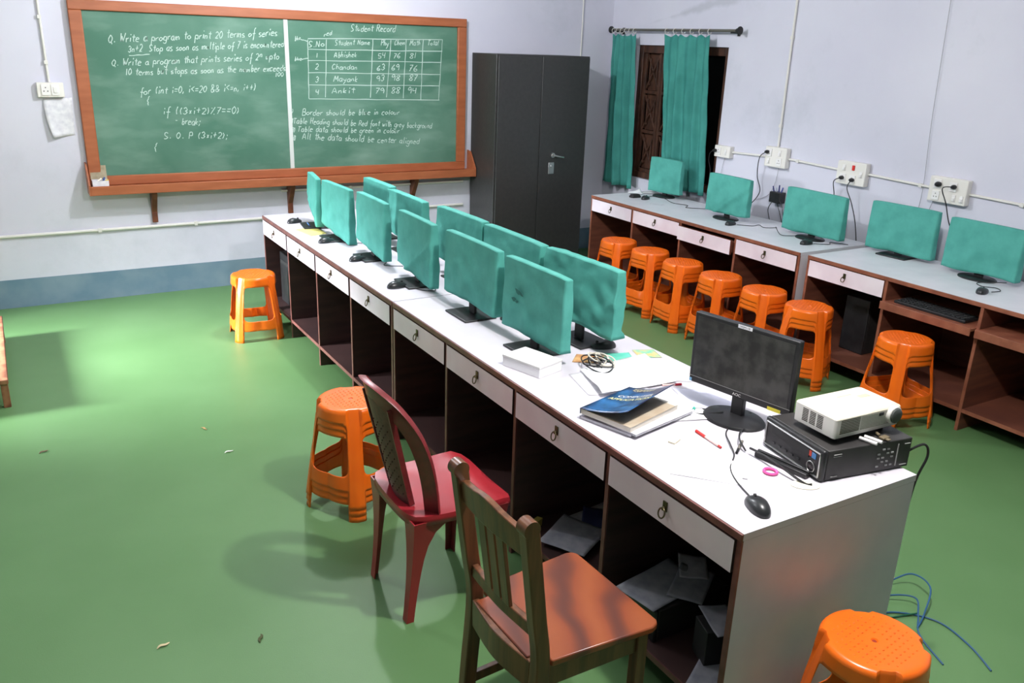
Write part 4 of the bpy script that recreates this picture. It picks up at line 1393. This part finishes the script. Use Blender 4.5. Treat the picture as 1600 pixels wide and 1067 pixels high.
def make_stool():
    """square-legged round plastic stool; legs at the four diagonals of its frame"""
    t = empty('plastic_stool')
    NA, th0 = 160, 0
    zs = [.0, .02, .04, .06, .078, .09, .105, .12, .132, .140, .147, .155, .163, .175, .2, .22, .24, .26, .28, .30, .32, .335, .348, .358, .366, .373, .380, .390, .40, .41, .42, .428]

    def R_(a, z):
        # a: angle; legs at 45+90k
        q = (a - PI / 4) % (PI / 2)
        if q > PI / 4:
            q -= PI / 2            # -45..45 deg from leg centre
        k = 1 - z / SH
        r0 = .143 + .006 * (1 if z < .40 else 0)
        corner = .146 + .060 * k
        mid = .146 + .024 * k
        s = abs(q) / (PI / 4)
        base = corner + (mid - corner) * (s ** 1.2)
        # leg band
        hw = .032 / base
        e = abs(q) / hw
        leg = 1.0 if e < .82 else max(0.0, 1 - (e - .82) / .25)
        off = -.017 * (z / SH) ** 3 + .004 * k
        # raised lips along the edges of the leg band
        lip = .0035 * math.exp(-((e - .92) / .12) ** 2)
        rr_ = base + leg * off + lip - .006 * math.exp(-((z - .062) / .05) ** 2) * 0
        # small steps of the skirt lower rim
        return rr_

    def pt(a, z):
        r = R_(a, z)
        return Vector((r * math.cos(a), r * math.sin(a), z))

    def inside(a, z):
        """True where the wall is open: main window and space between the feet"""
        q = (a - PI / 4) % (PI / 2)
        d = (q - PI / 4)                 # -45..45 from mid between legs
        s = abs(d) / (PI / 4)
        wdt = 1 - .036 / (.19 * PI / 4)
        # main window
        zc, hz = .262, .117
        e = (s / wdt) ** 7 + (abs(z - zc) / hz) ** 9
        if e < 1:
            return 1
        if z < .076 + .012 * (1 - min(1, s / wdt) ** 2) * 0 and s < wdt:
            return 2
        return 0
    vid = {}
    verts = []
    faces = []
    na = NA
    for j, z in enumerate(zs):
        for i in range(na):
            a = 2 * PI * i / na
            vid[(i, j)] = len(verts)
            verts.append([a, z])
    keep = []
    removed = set()
    for j in range(len(zs) - 1):
        for i in range(na):
            a = 2 * PI * (i + .5) / na
            z = (zs[j] + zs[j + 1]) / 2
            q = (vid[(i, j)], vid[((i + 1) % na, j)], vid[((i + 1) % na, j + 1)], vid[(i, j + 1)])
            c = inside(a, z)
            if c:
                for v in q:
                    removed.add((v, c))
            else:
                keep.append(q)
    inkeep = set(v for q in keep for v in q)
    # snap window border to a rounded rectangle
    wdt = 1 - .036 / (.19 * PI / 4)
    for v, c in removed:
        if v in inkeep and c == 1:
            a, z = verts[v]
            q = (a - PI / 4) % (PI / 2)
            d = q - PI / 4
            zc, hz = .262, .117
            e = ((abs(d) / (PI / 4)) / wdt) ** 7 + (abs(z - zc) / hz) ** 9
            k = e ** -.125
            verts[v][0] = a + d * (k - 1)
            verts[v][1] = zc + (z - zc) * k
        elif v in inkeep and c == 2 and verts[v][1] > .07:
            a, z = verts[v]
            verts[v][1] = .078
    P = [pt(a, z) for a, z in verts]
    b = MB(); b.v = [tuple(p) for p in P]; b.f = list(keep); b.m = [0] * len(keep)
    # rounded top edge and seat disc with centre dimple
    top = [vid[(i, len(zs) - 1)] for i in range(na)]
    prev = top
    for r_, z in ((.975, .4345), (.945, .4385), (.90, .440), (.84, .4395), (.60, .4385), (.30, .4380), (.07, .438), (.05, .434), (.02, .433)):
        ids = []
        for i in range(na):
            p = Vector(b.v[top[i]])
            rr0 = math.hypot(p.x, p.y)
            a = 2 * PI * i / na
            rb = rr0 * max(0, (r_ - .8) / .2) + .143 * (1 - max(0, (r_ - .8) / .2)) if r_ > .8 else .143
            ids.append(len(b.v))
            b.v.append((rb * r_ * math.cos(a), rb * r_ * math.sin(a), z))
        for i in range(na):
            b.f.append((prev[i], prev[(i + 1) % na], ids[(i + 1) % na], ids[i])); b.m.append(0)
        prev = ids
    b.f.append(tuple(prev)); b.m.append(0)
    o = b.build('stool_body', m_orange, t, True, angle=32)
    so = o.modifiers.new('s', 'SOLIDIFY'); so.thickness = .0022; so.offset = -1
    # anti-slip dimples
    b = MB()
    for gx in range(-5, 6):
        for gy in range(-5, 6):
            x, y = gx * .021 + (.0105 if gy % 2 else 0), gy * .019
            if .025 < math.hypot(x, y) < .112:
                m_ = 8
                rr1 = [[(x + .0040 * k * math.cos(2 * PI * i / m_), y + .0028 * k * math.sin(2 * PI * i / m_), .4386 + h) for i in range(m_)] for k, h in ((1, 0), (.7, .0020), (.25, .0028))]
                b.rings(rr1)
    b.build('grip_studs', m_orange, t, True, angle=80)
    b = MB(); b.cyl((0, 0, .4325), (0, 0, .4345), .0065, n=14); b.build('centre_hole', mat('deep_orange_hole', (150, 40, 10), .5), t)
    # ribs: skirt lip rings and lower band
    return t


stool0 = make_stool()
sused = False
DZ = .030


def put_stool(x, y, yaw, z, label, group):
    global sused
    o = copy_tree(stool0) if sused else stool0
    sused = True
    o.location = (x, y, z); o.rotation_euler = (0, 0, yaw)
    tag(o, label, 'stool', group)


put_stool(.335, -.225, R(8), 0, 'orange plastic stool beside the white end panel in the foreground', 'single orange stools')
put_stool(-.199, 4.36, R(-5), 0, 'single orange plastic stool at the far left end of the centre desk', 'single orange stools')
LV = ['bottom orange stool', 'middle orange stool', 'top orange stool']
stacks = [(-.412, 1.90, .515, 'of the stack standing behind the red plastic chair'),
          (2.69, 4.04, .05, 'of the wall-desk stack nearest the steel cabinet'),
          (2.70, 3.645, .124, 'of the second stack from the steel cabinet'),
          (2.685, 3.25, -.098, 'of the third stack from the steel cabinet'),
          (2.672, 2.84, -.08, 'of the fourth stack from the steel cabinet'),
          (2.675, 2.43, -.05, 'of the stack just left of the desk joint'),
          (2.658, 2.04, .5, 'of the stack seen behind the uncovered monitor'),
          (2.665, 1.355, -.25, 'of the stack seen behind the projector')]
for x, y, yaw, lab in stacks:
    for k in range(3):
        put_stool(x, y, yaw, k * DZ, LV[k] + ' ' + lab, 'stacked orange stools')

# ---------------------------------------------------------------- red plastic chair
t = empty('plastic_chair', (-.345, 1.145, 0)); tag(t, 'dark red armless plastic chair beside the long centre desk', 'chair')
NS = 40


def seat_pt(u, v, top=True):
    # u,v in -1..1 superellipse disc mapping
    x, y = .205 * u, .215 * v
    z = .432 - .012 * (1 - (u * u * .6 + v * v)) - (.022 * max(0, u - .72) / .28) + .004 * abs(v) ** 3
    return Vector((x, y, z))


rings = []
for k in range(0, 11):
    r_ = k / 10
    ring = []
    for i in range(NS):
        a = 2 * PI * i / NS
        c, s = math.cos(a), math.sin(a)
        n_ = 6.5
        den = (abs(c) ** n_ + abs(s) ** n_) ** (1 / n_)
        u, v = r_ * c / den, r_ * s / den
        v *= (.94 + .06 * (u + 1) / 2)
        p = seat_pt(u, v)
        p.z += .0028 * math.cos(a * 8) * max(0, r_ - .45) * (1 if r_ < .92 else 0)
        ring.append(p)
    rings.append(ring)
edge = [Vector((p.x * 1.012, p.y * 1.012, p.z - .012)) for p in rings[-1]]
edge2 = [Vector((p.x * 1.012, p.y * 1.012, p.z - .034)) for p in rings[-1]]
rings += [edge, edge2]
b = MB(); b.rings(rings[1:], True, False)
o = b.build('seat', m_red, t, True, angle=60); so = o.modifiers.new('s', 'SOLIDIFY'); so.thickness = .003; so.offset = -1


def bx_(z):
    """x of the reclined back at height z"""
    return -.175 - .105 * ((z - .42) / .465)


arch = []
for (y, z) in ((-.185, .415), (-.197, .53), (-.20, .64), (-.187, .74), (-.145, .825), (-.08, .872), (0, .885), (.08, .872), (.145, .825), (.187, .74), (.20, .64), (.197, .53), (.185, .415)):
    arch.append(Vector((bx_(z) + .085 * (y / .2) ** 2, y, z)))
pts = cat(arch, 6)
rings = []
for i, p in enumerate(pts):
    d = (pts[min(i + 1, len(pts) - 1)] - pts[max(i - 1, 0)]).normalized()
    fwd = Vector((1, -4.25 * p.y, .226)).normalized()
    fwd = (fwd - d * fwd.dot(d)).normalized()
    inn = d.cross(fwd)
    if inn.dot(Vector((0, -p.y, .62 - p.z))) < 0:
        inn = -inn
    k = math.sin(PI * i / (len(pts) - 1))
    wi = .050 + .010 * k ** 2
    rings.append([p - inn * .006 + fwd * .012, p + inn * wi + fwd * .004, p + inn * wi - fwd * .002, p - inn * .002 - fwd * .004, p - inn * .012 - fwd * .014, p - inn * .013 - fwd * .008])
b = MB(); b.rings(rings)
b.build('back_frame', mat('maroon_plastic', (128, 40, 44), .38, (108, 36, 38), 30, 4), t, True, angle=50)
# central splat with small holes
b = MB()
rows = []
for j in range(15):
    v = j / 14
    z = .425 + v * .42
    hw = .088 + .022 * v
    rows.append([Vector((bx_(z) + -.002 + .085 * (y_ * hw / .2) ** 2, y_ * hw, z)) for y_ in [k / 6 - 1 for k in range(13)]])
b.rings(rows, False, False, False)
o = b.build('back_splat', m_redback, t, True, angle=60); so = o.modifiers.new('s', 'SOLIDIFY'); so.thickness = .004
b = MB()
for j in range(16):
    for k in range(9):
        if (j + k) % 2:
            continue
        z = .47 + .018 * j
        yy = -.07 + .0175 * k
        for dx in (-.0035, ):
            c = Vector((bx_(z) - .002 + .085 * (yy / .2) ** 2 + dx, yy, z))
            b.obox(c, (0, 1, 0), (.23, 0, 1), (1, 0, -.23), .0022, .0022, .0012)
b.build('weave_hole', mat('dark_hole', (70, 30, 30), .8), o)
# vertical edges of splat
for s in (-1, 1):
    b = MB(); b.sweep([Vector((bx_(z) + .02, s * (.090 + .022 * (z - .425) / .405), z)) for z in (.43, .55, .70, .82)], (1, 0, 0), .010, .0045)
    b.build('splat_rib', MATS['maroon_plastic'], t, True)
for (fx, fy, tx, ty, nm) in ((-.204, .150, -.166, .146, 'rear'), (-.204, -.150, -.166, -.148, 'rear'), (.135, .175, .135, .160, 'front'), (.135, -.175, .135, -.160, 'front')):
    b = MB()
    s = 1 if fy > 0 else -1
    sx = 1 if fx > 0 else -1
    rings = []
    for k in range(9):
        v = k / 8
        z = .416 * (1 - v)
        x = tx + (fx - tx) * v ** 1.3
        y = ty + (fy - ty) * v
        w_ = .040 * (1 - v) ** 2.2 + .026
        d_ = .032 * (1 - v) ** 2.2 + .022
        th = .005
        gw = .075 * (1 - v) ** 9
        cx_, cy_ = x + sx * .004, y + s * d_ * .5
        rings.append([(x + sx * w_ * .5, y + s * d_, z), (x - sx * (w_ * .6 + gw), y + s * d_, z), (x - sx * (w_ * .6 + gw), y + s * (d_ - th), z), (x + sx * (w_ * .5 - th), y + s * (d_ - th), z),
                      (x + sx * (w_ * .5 - th), y - s * d_ * .6, z), (x + sx * w_ * .5, y - s * d_ * .6, z)])
    b.rings(rings)
    b.build('leg', m_red if nm == 'rear' else MATS['maroon_plastic'], t, True, angle=30)

# ---------------------------------------------------------------- wooden chair
t = empty('wooden_chair', (-.36, .310, 0), R(1.5)); tag(t, 'dark wooden slat-back chair with a glossy figured wooden seat', 'chair')


def px(z):
    """post centre x at height z"""
    return -.195 - .058 * max(0, (z - .45)) / .43 - .03 * max(0, (.45 - z)) / .45


for s in (-1, 1):
    yb_ = .170
    b = MB()
    b.sweep([(px(z), s * (yb_ + .006 * (z / .9)), z) for z in (0, .2, .44, .6, .75, .872)], (0, 1, 0), .0185, .021)
    o = b.build('back_post', m_chairwood, t, bevel=.004)
    b = MB(); xz = px(.88)
    b.cyl((xz - .002, s * .176 - .0195, .876), (xz - .002, s * .176 + .0195, .876), .024, n=20)
    b.build('scroll_top', m_chairwood, o, True, angle=50)
# crest rail
prof = [(0, .0), (.08, .016), (.18, .022), (.30, .030), (.40, .040), (.5, .043), (.60, .040), (.70, .030), (.82, .022), (.92, .016), (1, 0)]
rings = []
for u, h in prof:
    y = -.158 + .316 * u
    bow = -.016 * math.sin(PI * u)
    z0, z1 = .775 + .008 * math.sin(PI * u), .842 + h * .8
    x0, x1 = px(z0) + bow, px(z1) + bow
    rings.append([(x0 - .010, y, z0), (x1 - .010, y, z1), (x1 + .010, y, z1), (x0 + .010, y, z0)])
b = MB(); b.rings(rings); b.build('crest_rail', m_chairwood, t, bevel=.003)
b = MB(); b.sweep([(px(.545) - .0, -.154, .545), (px(.545) - .010, 0, .545), (px(.545), .154, .545)], (0, 0, 1), .019, .010)
b.build('lower_back_rail', m_chairwood, t, bevel=.003)
for y in (-.046, 0, .046):
    b = MB(); b.sweep([(px(z) - .012, y, z) for z in (.562, .66, .782)], (0, 1, 0), .0185, .006, True)
    b.build('slat', m_chairwood, t, bevel=.002)
# seat plank
out = [(-.215, -.138), (-.212, .138), (-.165, .140), (-.165, .185), (.16, .212), (.182, .205), (.192, .19), (.192, -.19), (.182, -.205), (.16, -.212), (-.165, -.185), (-.165, -.140)]
b = MB(); b.rings([[(x, y, .430) for x, y in out], [(x, y, .451) for x, y in out]])
b.build('seat', m_seatwood, t, bevel=.004)
for s in (-1, 1):
    b = MB(); b.sweep([(.150, s * .172, 0), (.150, s * .172, .429)], (0, 1, 0), .018, .018, False); b.build('front_leg', m_chairwood, t, bevel=.003)
    b = MB(); b.sweep([(-.18, s * .160, .39), (.14, s * .172, .39)], (0, 0, 1), .036, .009, False); b.build('side_apron', m_chairwood, t, bevel=.002)
    b = MB(); b.sweep([(-.20, s * .160, .16), (.14, s * .172, .16)], (0, 0, 1), .016, .009, False); b.build('side_stretcher', m_chairwood, t, bevel=.002)
b = MB(); b.sweep([(.150, -.156, .39), (.150, .156, .39)], (0, 0, 1), .036, .009, False); b.build('front_apron', m_chairwood, t, bevel=.002)
b = MB(); b.sweep([(px(.40) - .006, -.152, .40), (px(.40) - .024, 0, .40), (px(.40) - .006, .152, .40)], (0, 0, 1), .045, .011); b.build('rear_apron', m_chairwood, t, bevel=.003)

# ---------------------------------------------------------------- low bench at the left edge
t = empty('wooden_bench', (-2.1, 4.3, 0)); tag(t, 'low worn wooden bench cut off by the left edge of the photo', 'bench')
b = MB(); b.box(-.42, .388, -.63, .63, .145, .170); b.build('bench_top', m_benchwood, t, bevel=.004)
for x in (-.38, .365):
    for y in (-.585, .585):
        b = MB(); b.box(x - .018, x + .018, y - .02, y + .02, 0, .1445); b.build('leg', m_benchwood, t, bevel=.003)

# ---------------------------------------------------------------- right wall electrics
XW = XR
def plug(parent, y, z, dy=0, big=False):
    b = MB(); k = 1.25 if big else 1.0
    b.rings([[(XW - .055 - d, y + dy * d + r * k * math.cos(2 * PI * i / 14), z + r * k * .8 * math.sin(2 * PI * i / 14)) for i in range(14)] for d, r in ((0, .017), (.012, .018), (.026, .013), (.034, .006))])
    o = b.build('power_plug', m_blk, None, True)
    return o


def wsocket(y0, y1, z0, z1, label, rows_):
    t = empty('socket_box', (XW, (y0 + y1) / 2, (z0 + z1) / 2)); tag(t, label, 'socket box', 'wall socket boxes')
    b = MB(); b.box(XW - .05, XW - .001, y0, y1, z0, z1); sh(b, t).build('box_body', m_ivory, t, bevel=.005)
    for (cy, cz, kind) in rows_:
        yy, zz = y0 + (y1 - y0) * cy, z0 + (z1 - z0) * cz
        hw, hh = .026, .030
        if kind == 'sock':
            b = MB(); b.box(XW - .056, XW - .0502, yy - hw, yy + hw, zz - hh, zz + hh); sh(b, t); o = b.build('socket', m_swwhite, t, bevel=.002)
            b = MB()
            for dy, dz in ((0, .012), (-.009, -.008), (.009, -.008)):
                b.cyl((XW - .0575, yy + dy, zz + dz), (XW - .0555, yy + dy, zz + dz), .0032, n=8)
            sh(b, t).build('socket_hole', m_blk, o)
        elif kind == 'sw':
            b = MB(); b.box(XW - .056, XW - .0502, yy - .012, yy + .012, zz - .022, zz + .022); b.box(XW - .062, XW - .056, yy - .009, yy + .009, zz - .016, zz + .004); sh(b, t).build('switch', m_swwhite, t, bevel=.002)
        elif kind == 'led':
            b = MB(); b.box(XW - .059, XW - .0502, yy - .010, yy + .010, zz - .018, zz + .018); sh(b, t).build('red_switch', m_redp, t, bevel=.002)
    return t


wsocket(3.895, 4.075, 1.14, 1.235, 'small white socket box right beside the window curtain', [(.72, .5, 'sock'), (.25, .5, 'sw')])
wsocket(3.29, 3.505, 1.135, 1.29, 'white socket box where the vertical conduit comes down', [(.8, .7, 'sock'), (.3, .72, 'sw'), (.8, .28, 'sw'), (.3, .28, 'sock')])
wsocket(2.555, 2.80, 1.105, 1.268, 'white socket box with a red switch and two plugs', [(.75, .72, 'sw'), (.42, .76, 'led'), (.75, .28, 'sock'), (.42, .25, 'sock'), (.14, .5, 'sw')])
wsocket(1.79, 2.055, 1.10, 1.262, 'large socket box with a bulky plug near the right edge', [(.78, .72, 'sock'), (.78, .26, 'sock'), (.36, .68, 'sock'), (.30, .25, 'sw'), (.10, .25, 'sw')])
for y, z, lab, big in ((4.055, 1.19, 'black plug in the small socket box beside the curtain', 0), (3.475, 1.247, 'black plug in the socket box below the vertical conduit', 0),
                       (2.74, 1.15, 'left black plug in the box with the red switch', 0), (2.65, 1.145, 'right black plug, hanging cable, in the box with the red switch', 0),
                       (1.985, 1.215, 'bulky black adapter plug in the rightmost socket box', 1), (1.875, 1.213, 'right-hand black plug in the rightmost socket box', 0)):
    o = plug(None, y, z, 0, big); tag(o, lab, 'plug', 'plugs in the wall sockets')
XC = XW - .012
conduit([(XC, 3.895, 1.19), (XC, 3.505, 1.205)], 'short white conduit between the first two wall socket boxes', .009, 'x')
conduit([(XC, 3.29, 1.21), (XC, 2.80, 1.195)], 'white conduit between the second and third wall socket boxes', .009, 'x', [(XC, 3.2, 1.207)])
conduit([(XC, 2.555, 1.195), (XC, 2.055, 1.18)], 'white conduit between the third and fourth wall socket boxes', .009, 'x', [(XC, 2.14, 1.182)])
conduit([(XC, 1.79, 1.175), (XC, .2, 1.14)], 'white conduit running off the right edge of the photo', .009, 'x', [(XC, 1.45, 1.167)])
conduit([(XC, 3.415, 1.29), (XC, 3.425, 3.09)], 'vertical white conduit on the right wall above a socket box', .009, 'x', [(XC, 3.416, 1.45), (XC, 3.42, 2.1)])
wl = [([(3.655, 3.475, 1.247), (3.63, 3.52, 1.20), (3.66, 3.55, 1.05), (3.69, 3.53, .92), (3.66, 3.60, .80), (3.60, 3.66, .76)], 'black power cord drooping from the box under the vertical conduit'),
      ([(3.655, 2.74, 1.15), (3.63, 2.78, 1.12), (3.68, 2.80, 1.02), (3.69, 2.80, .92), (3.69, 2.78, .70)], 'left power cord dropping from the box with the red switch'),
      ([(3.655, 2.65, 1.145), (3.62, 2.65, 1.09), (3.66, 2.62, .98), (3.68, 2.58, .85), (3.68, 2.54, .70)], 'right power cord dropping from the box with the red switch'),
      ([(3.655, 1.875, 1.213), (3.61, 1.92, 1.20), (3.65, 1.90, 1.10), (3.69, 1.88, .98), (3.69, 1.80, .85), (3.69, 1.80, .70)], 'power cord hanging from the rightmost socket box'),
      ([(3.655, 4.055, 1.19), (3.63, 4.08, 1.17), (3.66, 4.12, 1.10), (3.68, 4.11, 1.0), (3.66, 4.10, .80)], 'power cord hanging down beside the window curtain')]
for pts, lab in wl:
    cable(pts, lab, .0034, group='wall power cords')
m_thin = mat('thin_grey_wire', (150, 150, 156), .6)
for pts, lab in (([(3.708, 2.20, 3.0), (3.708, 2.175, 2.3), (3.708, 2.15, 1.6), (3.708, 2.12, 1.15), (3.708, 2.14, .9), (3.708, 2.13, .75)], 'thin grey wire running down the right wall from above'),
                 ([(3.708, 3.38, 1.14), (3.708, 3.40, 1.0), (3.708, 3.46, .90), (3.708, 3.60, .84)], 'thin pale wire curving under the box below the vertical conduit'),
                 ([(3.708, 2.03, 1.10), (3.708, 2.05, 1.0), (3.708, 2.04, .85)], 'thin pale wire hanging under the rightmost socket box'),
                 ([(3.708, 3.98, 1.14), (3.708, 4.0, 1.05), (3.708, 4.02, .88)], 'thin pale wire hanging under the small socket box by the curtain')):
    cable(pts, lab, .0018, m_thin, group='thin wall wires')
# pen cup / device holder on the wall
t = empty('wall_holder', (XW, 3.335, .93)); tag(t, 'small black holder with blue pens and wires on the right wall', 'holder')
b = MB(); b.box(-.07, -.001, -.055, .055, -.065, .02); b.build('holder_body', m_blk, t, bevel=.006)
for i, (y, c, h) in enumerate(((-.03, (60, 80, 160), .06), (-.01, (40, 50, 120), .075), (.015, (180, 190, 210), .05), (.035, (50, 60, 120), .06))):
    b = MB(); b.cyl((-.035, y, .0), (-.035 - .008 * (i % 2), y + .01 * (i - 1.5), h), .005, n=10); b.build('pen', mat('holder_pen_%d' % c[2], c, .4), t, True)
for k, pts in enumerate(([(3.66, 3.36, .87), (3.67, 3.40, .80), (3.69, 3.38, .70)], [(3.66, 3.31, .87), (3.66, 3.27, .80), (3.63, 3.20, .72)], [(3.66, 3.29, .90), (3.65, 3.24, .84), (3.63, 3.18, .72)])):
    cable(pts, ['left', 'middle', 'right'][k] + ' wire hanging from the black holder on the wall', .003, group='wires of the wall holder')
# white bits under the left curtain
for k, (y, x, a) in enumerate(((4.56, 3.16, .3), (4.50, 3.22, .1), (4.44, 3.30, -.2))):
    pass
sheet('paper_sheet', [(3.22, 4.62), (3.34, 4.57), (3.38, 4.665), (3.26, 4.69)], .7510, 'crumpled white paper at the corner of the wall desk under the curtain', m_paper, .03, wob=.008, seed=21)
sheet('paper_sheet', [(3.36, 4.60), (3.50, 4.54), (3.53, 4.64), (3.42, 4.68)], .7515, 'white torn paper beside the crumpled one on the wall desk', m_paper, .015, wob=.005, seed=22)
sheet('paper_sheet', [(3.08, 4.16), (3.14, 4.07), (3.20, 4.10), (3.13, 4.20)], .7508, 'small slip of paper on the wall desk below the first monitor', m_paper2, 0, wob=.0006, seed=23)
b = MB(); b.rings([rr(.05, .03, .02, 0), rr(.052, .032, .02, .012), rr(.04, .022, .015, .026)])
o = b.build('power_adapter', m_blk2, None, True, loc=(3.17, 4.47, .7505)); tag(o, 'black lump of an adapter at the corner of the wall desk', 'adapter')

# ---------------------------------------------------------------- under the desks
def tower(x0, x1, y0, y1, z0, z1, label, front='-x'):
    t = empty('computer_tower', ((x0 + x1) / 2, (y0 + y1) / 2, z0)); tag(t, label, 'computer case', 'computer towers under desks')
    b = MB(); b.box(x0 + .015, x1, y0, y1, z0, z1); sh(b, t).build('case_body', m_case, t, bevel=.004)
    b = MB(); b.box(x0, x0 + .0145, y0 - .002, y1 + .002, z0, z1 + .002); sh(b, t); o = b.build('front_bezel', m_blk, t, bevel=.006)
    b = MB(); b.box(x0 - .002, x0, y0 + .02, y1 - .02, z1 - .08, z1 - .05); sh(b, t).build('disc_drive_door', m_blk2, o)
    return t


tower(.08, .50, 4.28, 4.68, .1335, .50, 'large black computer case under the far end of the centre desk')
tower(3.10, 3.48, 1.93, 2.11, .1335, .50, 'dark computer case on the shelf under the wall desk joint')
tower(.04, .36, .345, .52, .1335, .255, 'low black case half buried under papers in the nearest bay')
kt = empty('keyboard', (2.955, 1.395, .6065)); tag(kt, 'dark grey keyboard on the pulled-out tray of the wall desk', 'keyboard')
b = MB(); b.box(-.075, .075, -.225, .225, 0, .018); b.build('keyboard_body', m_blk, kt, bevel=.004)
for r_ in range(5):
    b = MB()
    for k in range(15):
        b.box(-.062 + .025 * r_, -.042 + .025 * r_, -.212 + .0285 * k, -.188 + .0285 * k, .018, .024)
    b.build('key_row', m_mouse, kt, bevel=.0015)
# papers heaped in the second bay and the nearest bay
rnd = random.Random(21)
m_news = mat('printed_newspaper', (176, 176, 184), .85, (150, 152, 164), 20, 4)
m_bluep = mat('blue_printed_paper', (58, 66, 120), .8, (80, 88, 140), 8, 3)
bay = [('wide white cardboard sheet deep in the second bay', .46, 1.02, .44, .28, .12, m_paper2), ('blue printed sheet in the paper heap under the second drawer', .33, 1.05, .17, .13, .9, m_bluep),
       ('large white printed sheet in the heap under the second drawer', .45, .80, .38, .30, -.15, m_paper2), ('dark printed scrap at the back of the paper heap', .52, 1.00, .17, .07, -.5, mat('dark_scrap', (70, 76, 74), .8)),
       ('grey printed sheet at the front of the heap under the second drawer', .16, .98, .22, .20, .5, m_news), ('second blue sheet near the divider in the paper heap', .30, .80, .13, .10, -.4, m_bluep),
       ('white sheet with a small outlined rectangle in the heap', .24, .70, .18, .12, -.9, m_paper2)]
for k, (lab, x, y, w_, h_, a, m) in enumerate(bay):
    ca, sa = math.cos(a), math.sin(a)
    cs = [(x + (dx * w_ * ca - dy * h_ * sa) / 2, y + (dx * w_ * sa + dy * h_ * ca) / 2) for dx, dy in ((-1, -1), (1, -1), (1, 1), (-1, 1))]
    sheet('paper_sheet', cs, .1345 + .004 * k, lab, m, .01, wob=.004, seed=30 + k, group='papers heaped under the centre desk')
bay1 = [('wide grey sheet on the low black case in the nearest bay', .15, .45, .27, .17, .15, .2585, m_news), ('grey sheet half across the low black case', .24, .40, .20, .12, .6, .2625, m_news),
        ('narrow grey sheet at the back of the low black case', .31, .47, .14, .10, .9, .2665, m_paper2), ('grey sheet at the front of the nearest bay', .10, .13, .16, .12, .5, .1345, m_news),
        ('newspaper sheet on the small dark box in the nearest bay', .19, .20, .15, .10, 1.25, .2665, m_news)]
b = MB(); b.box(-.07, .07, -.045, .045, 0, .13)
o = b.build('small_box', m_blk2, None, loc=(.19, .20, .1335), bevel=.003); o.rotation_euler = (0, 0, 1.25 - PI / 2); tag(o, 'small dark box topped with newspaper in the nearest bay', 'box')
for k, (lab, x, y, w_, h_, a, z, m) in enumerate(bay1):
    ca, sa = math.cos(a), math.sin(a)
    cs = [(x + (dx * w_ * ca - dy * h_ * sa) / 2, y + (dx * w_ * sa + dy * h_ * ca) / 2) for dx, dy in ((-1, -1), (1, -1), (1, 1), (-1, 1))]
    sheet('paper_sheet', cs, z, lab, m, .008, wob=.003, seed=50 + k, group='papers in the nearest bay')
b = MB(); b.box(-.05, .05, -.012, .012, 0, .035)
o = b.build('cardboard_piece', mat('yellow_card', (206, 190, 90), .7), None, loc=(.06, 1.12, .1345)); o.rotation_euler = (0, .1, .5); tag(o, 'yellow cardboard strip at the front of the paper heap', 'cardboard')

# blue cables on the floor behind the end panel
m_blue = mat('blue_cable', (40, 88, 130), .45)
m_green = mat('dark_green_cable', (20, 90, 60), .5)
cs_ = [([(.80, .40, .004), (1.0, .36, .004), (1.20, .30, .02), (1.30, .26, .05), (1.27, .16, .06), (1.16, .10, .02), (1.08, .07, .004)], 'blue network cable arching highest beside the end panel', m_blue),
       ([(.80, .28, .004), (.95, .26, .004), (1.12, .24, .02), (1.20, .17, .03), (1.14, .11, .01), (1.05, .04, .004), (.98, -.1, .004)], 'blue network cable looping low beside the end panel', m_blue),
       ([(.80, .22, .004), (.95, .20, .004), (1.08, .17, .006), (1.18, .06, .004), (1.16, -.08, .004), (1.10, -.2, .004)], 'blue network cable running forward past the foreground stool', m_blue),
       ([(.80, .16, .004), (.95, .17, .006), (1.06, .15, .005), (1.15, .12, .01)], 'dark green cable by the foot of the end panel', m_green)]
for pts, lab, m in cs_:
    cable(pts, lab, .0033, m, group='network cables on the floor')
sheet('paper_scrap', [(1.20, .33), (1.28, .31), (1.31, .37), (1.22, .39)], .001, 'torn orange and white scrap of paper by the blue cables', mat('orange_scrap', (226, 170, 130), .8), .03, wob=.003, group='floor litter')

# floor litter
for k, (x, y, a, c, lab) in enumerate(((-1.339, 1.255, .3, (206, 190, 150), 'small curled pale wood shaving on the floor at lower left'), (-1.038, 1.139, 1.2, (70, 76, 40), 'small dark leaf on the floor left of the wooden chair'),
                                       (-1.60, 3.02, .5, (110, 76, 60), 'tiny brown leaf near the left edge of the floor'), (-.80, 2.62, .2, (222, 222, 214), 'tiny white scrap on the floor left of the stool stack'),
                                       (-.85, 2.95, 2.0, (170, 140, 90), 'tiny tan crumb on the floor left of the stool stack'))):
    b = MB(); b.sweep([(-.022, 0, .002), (-.008, .004, .006), (.008, -.002, .005), (.024, .003, .002)], (0, 1, 0), lambda u: .001 + .0045 * math.sin(PI * u), .0008)
    o = b.build('floor_scrap', mat('scrap_%d' % k, c, .8), None, True, loc=(x, y, 0)); o.rotation_euler = (0, 0, a); tag(o, lab, 'litter', 'floor litter')
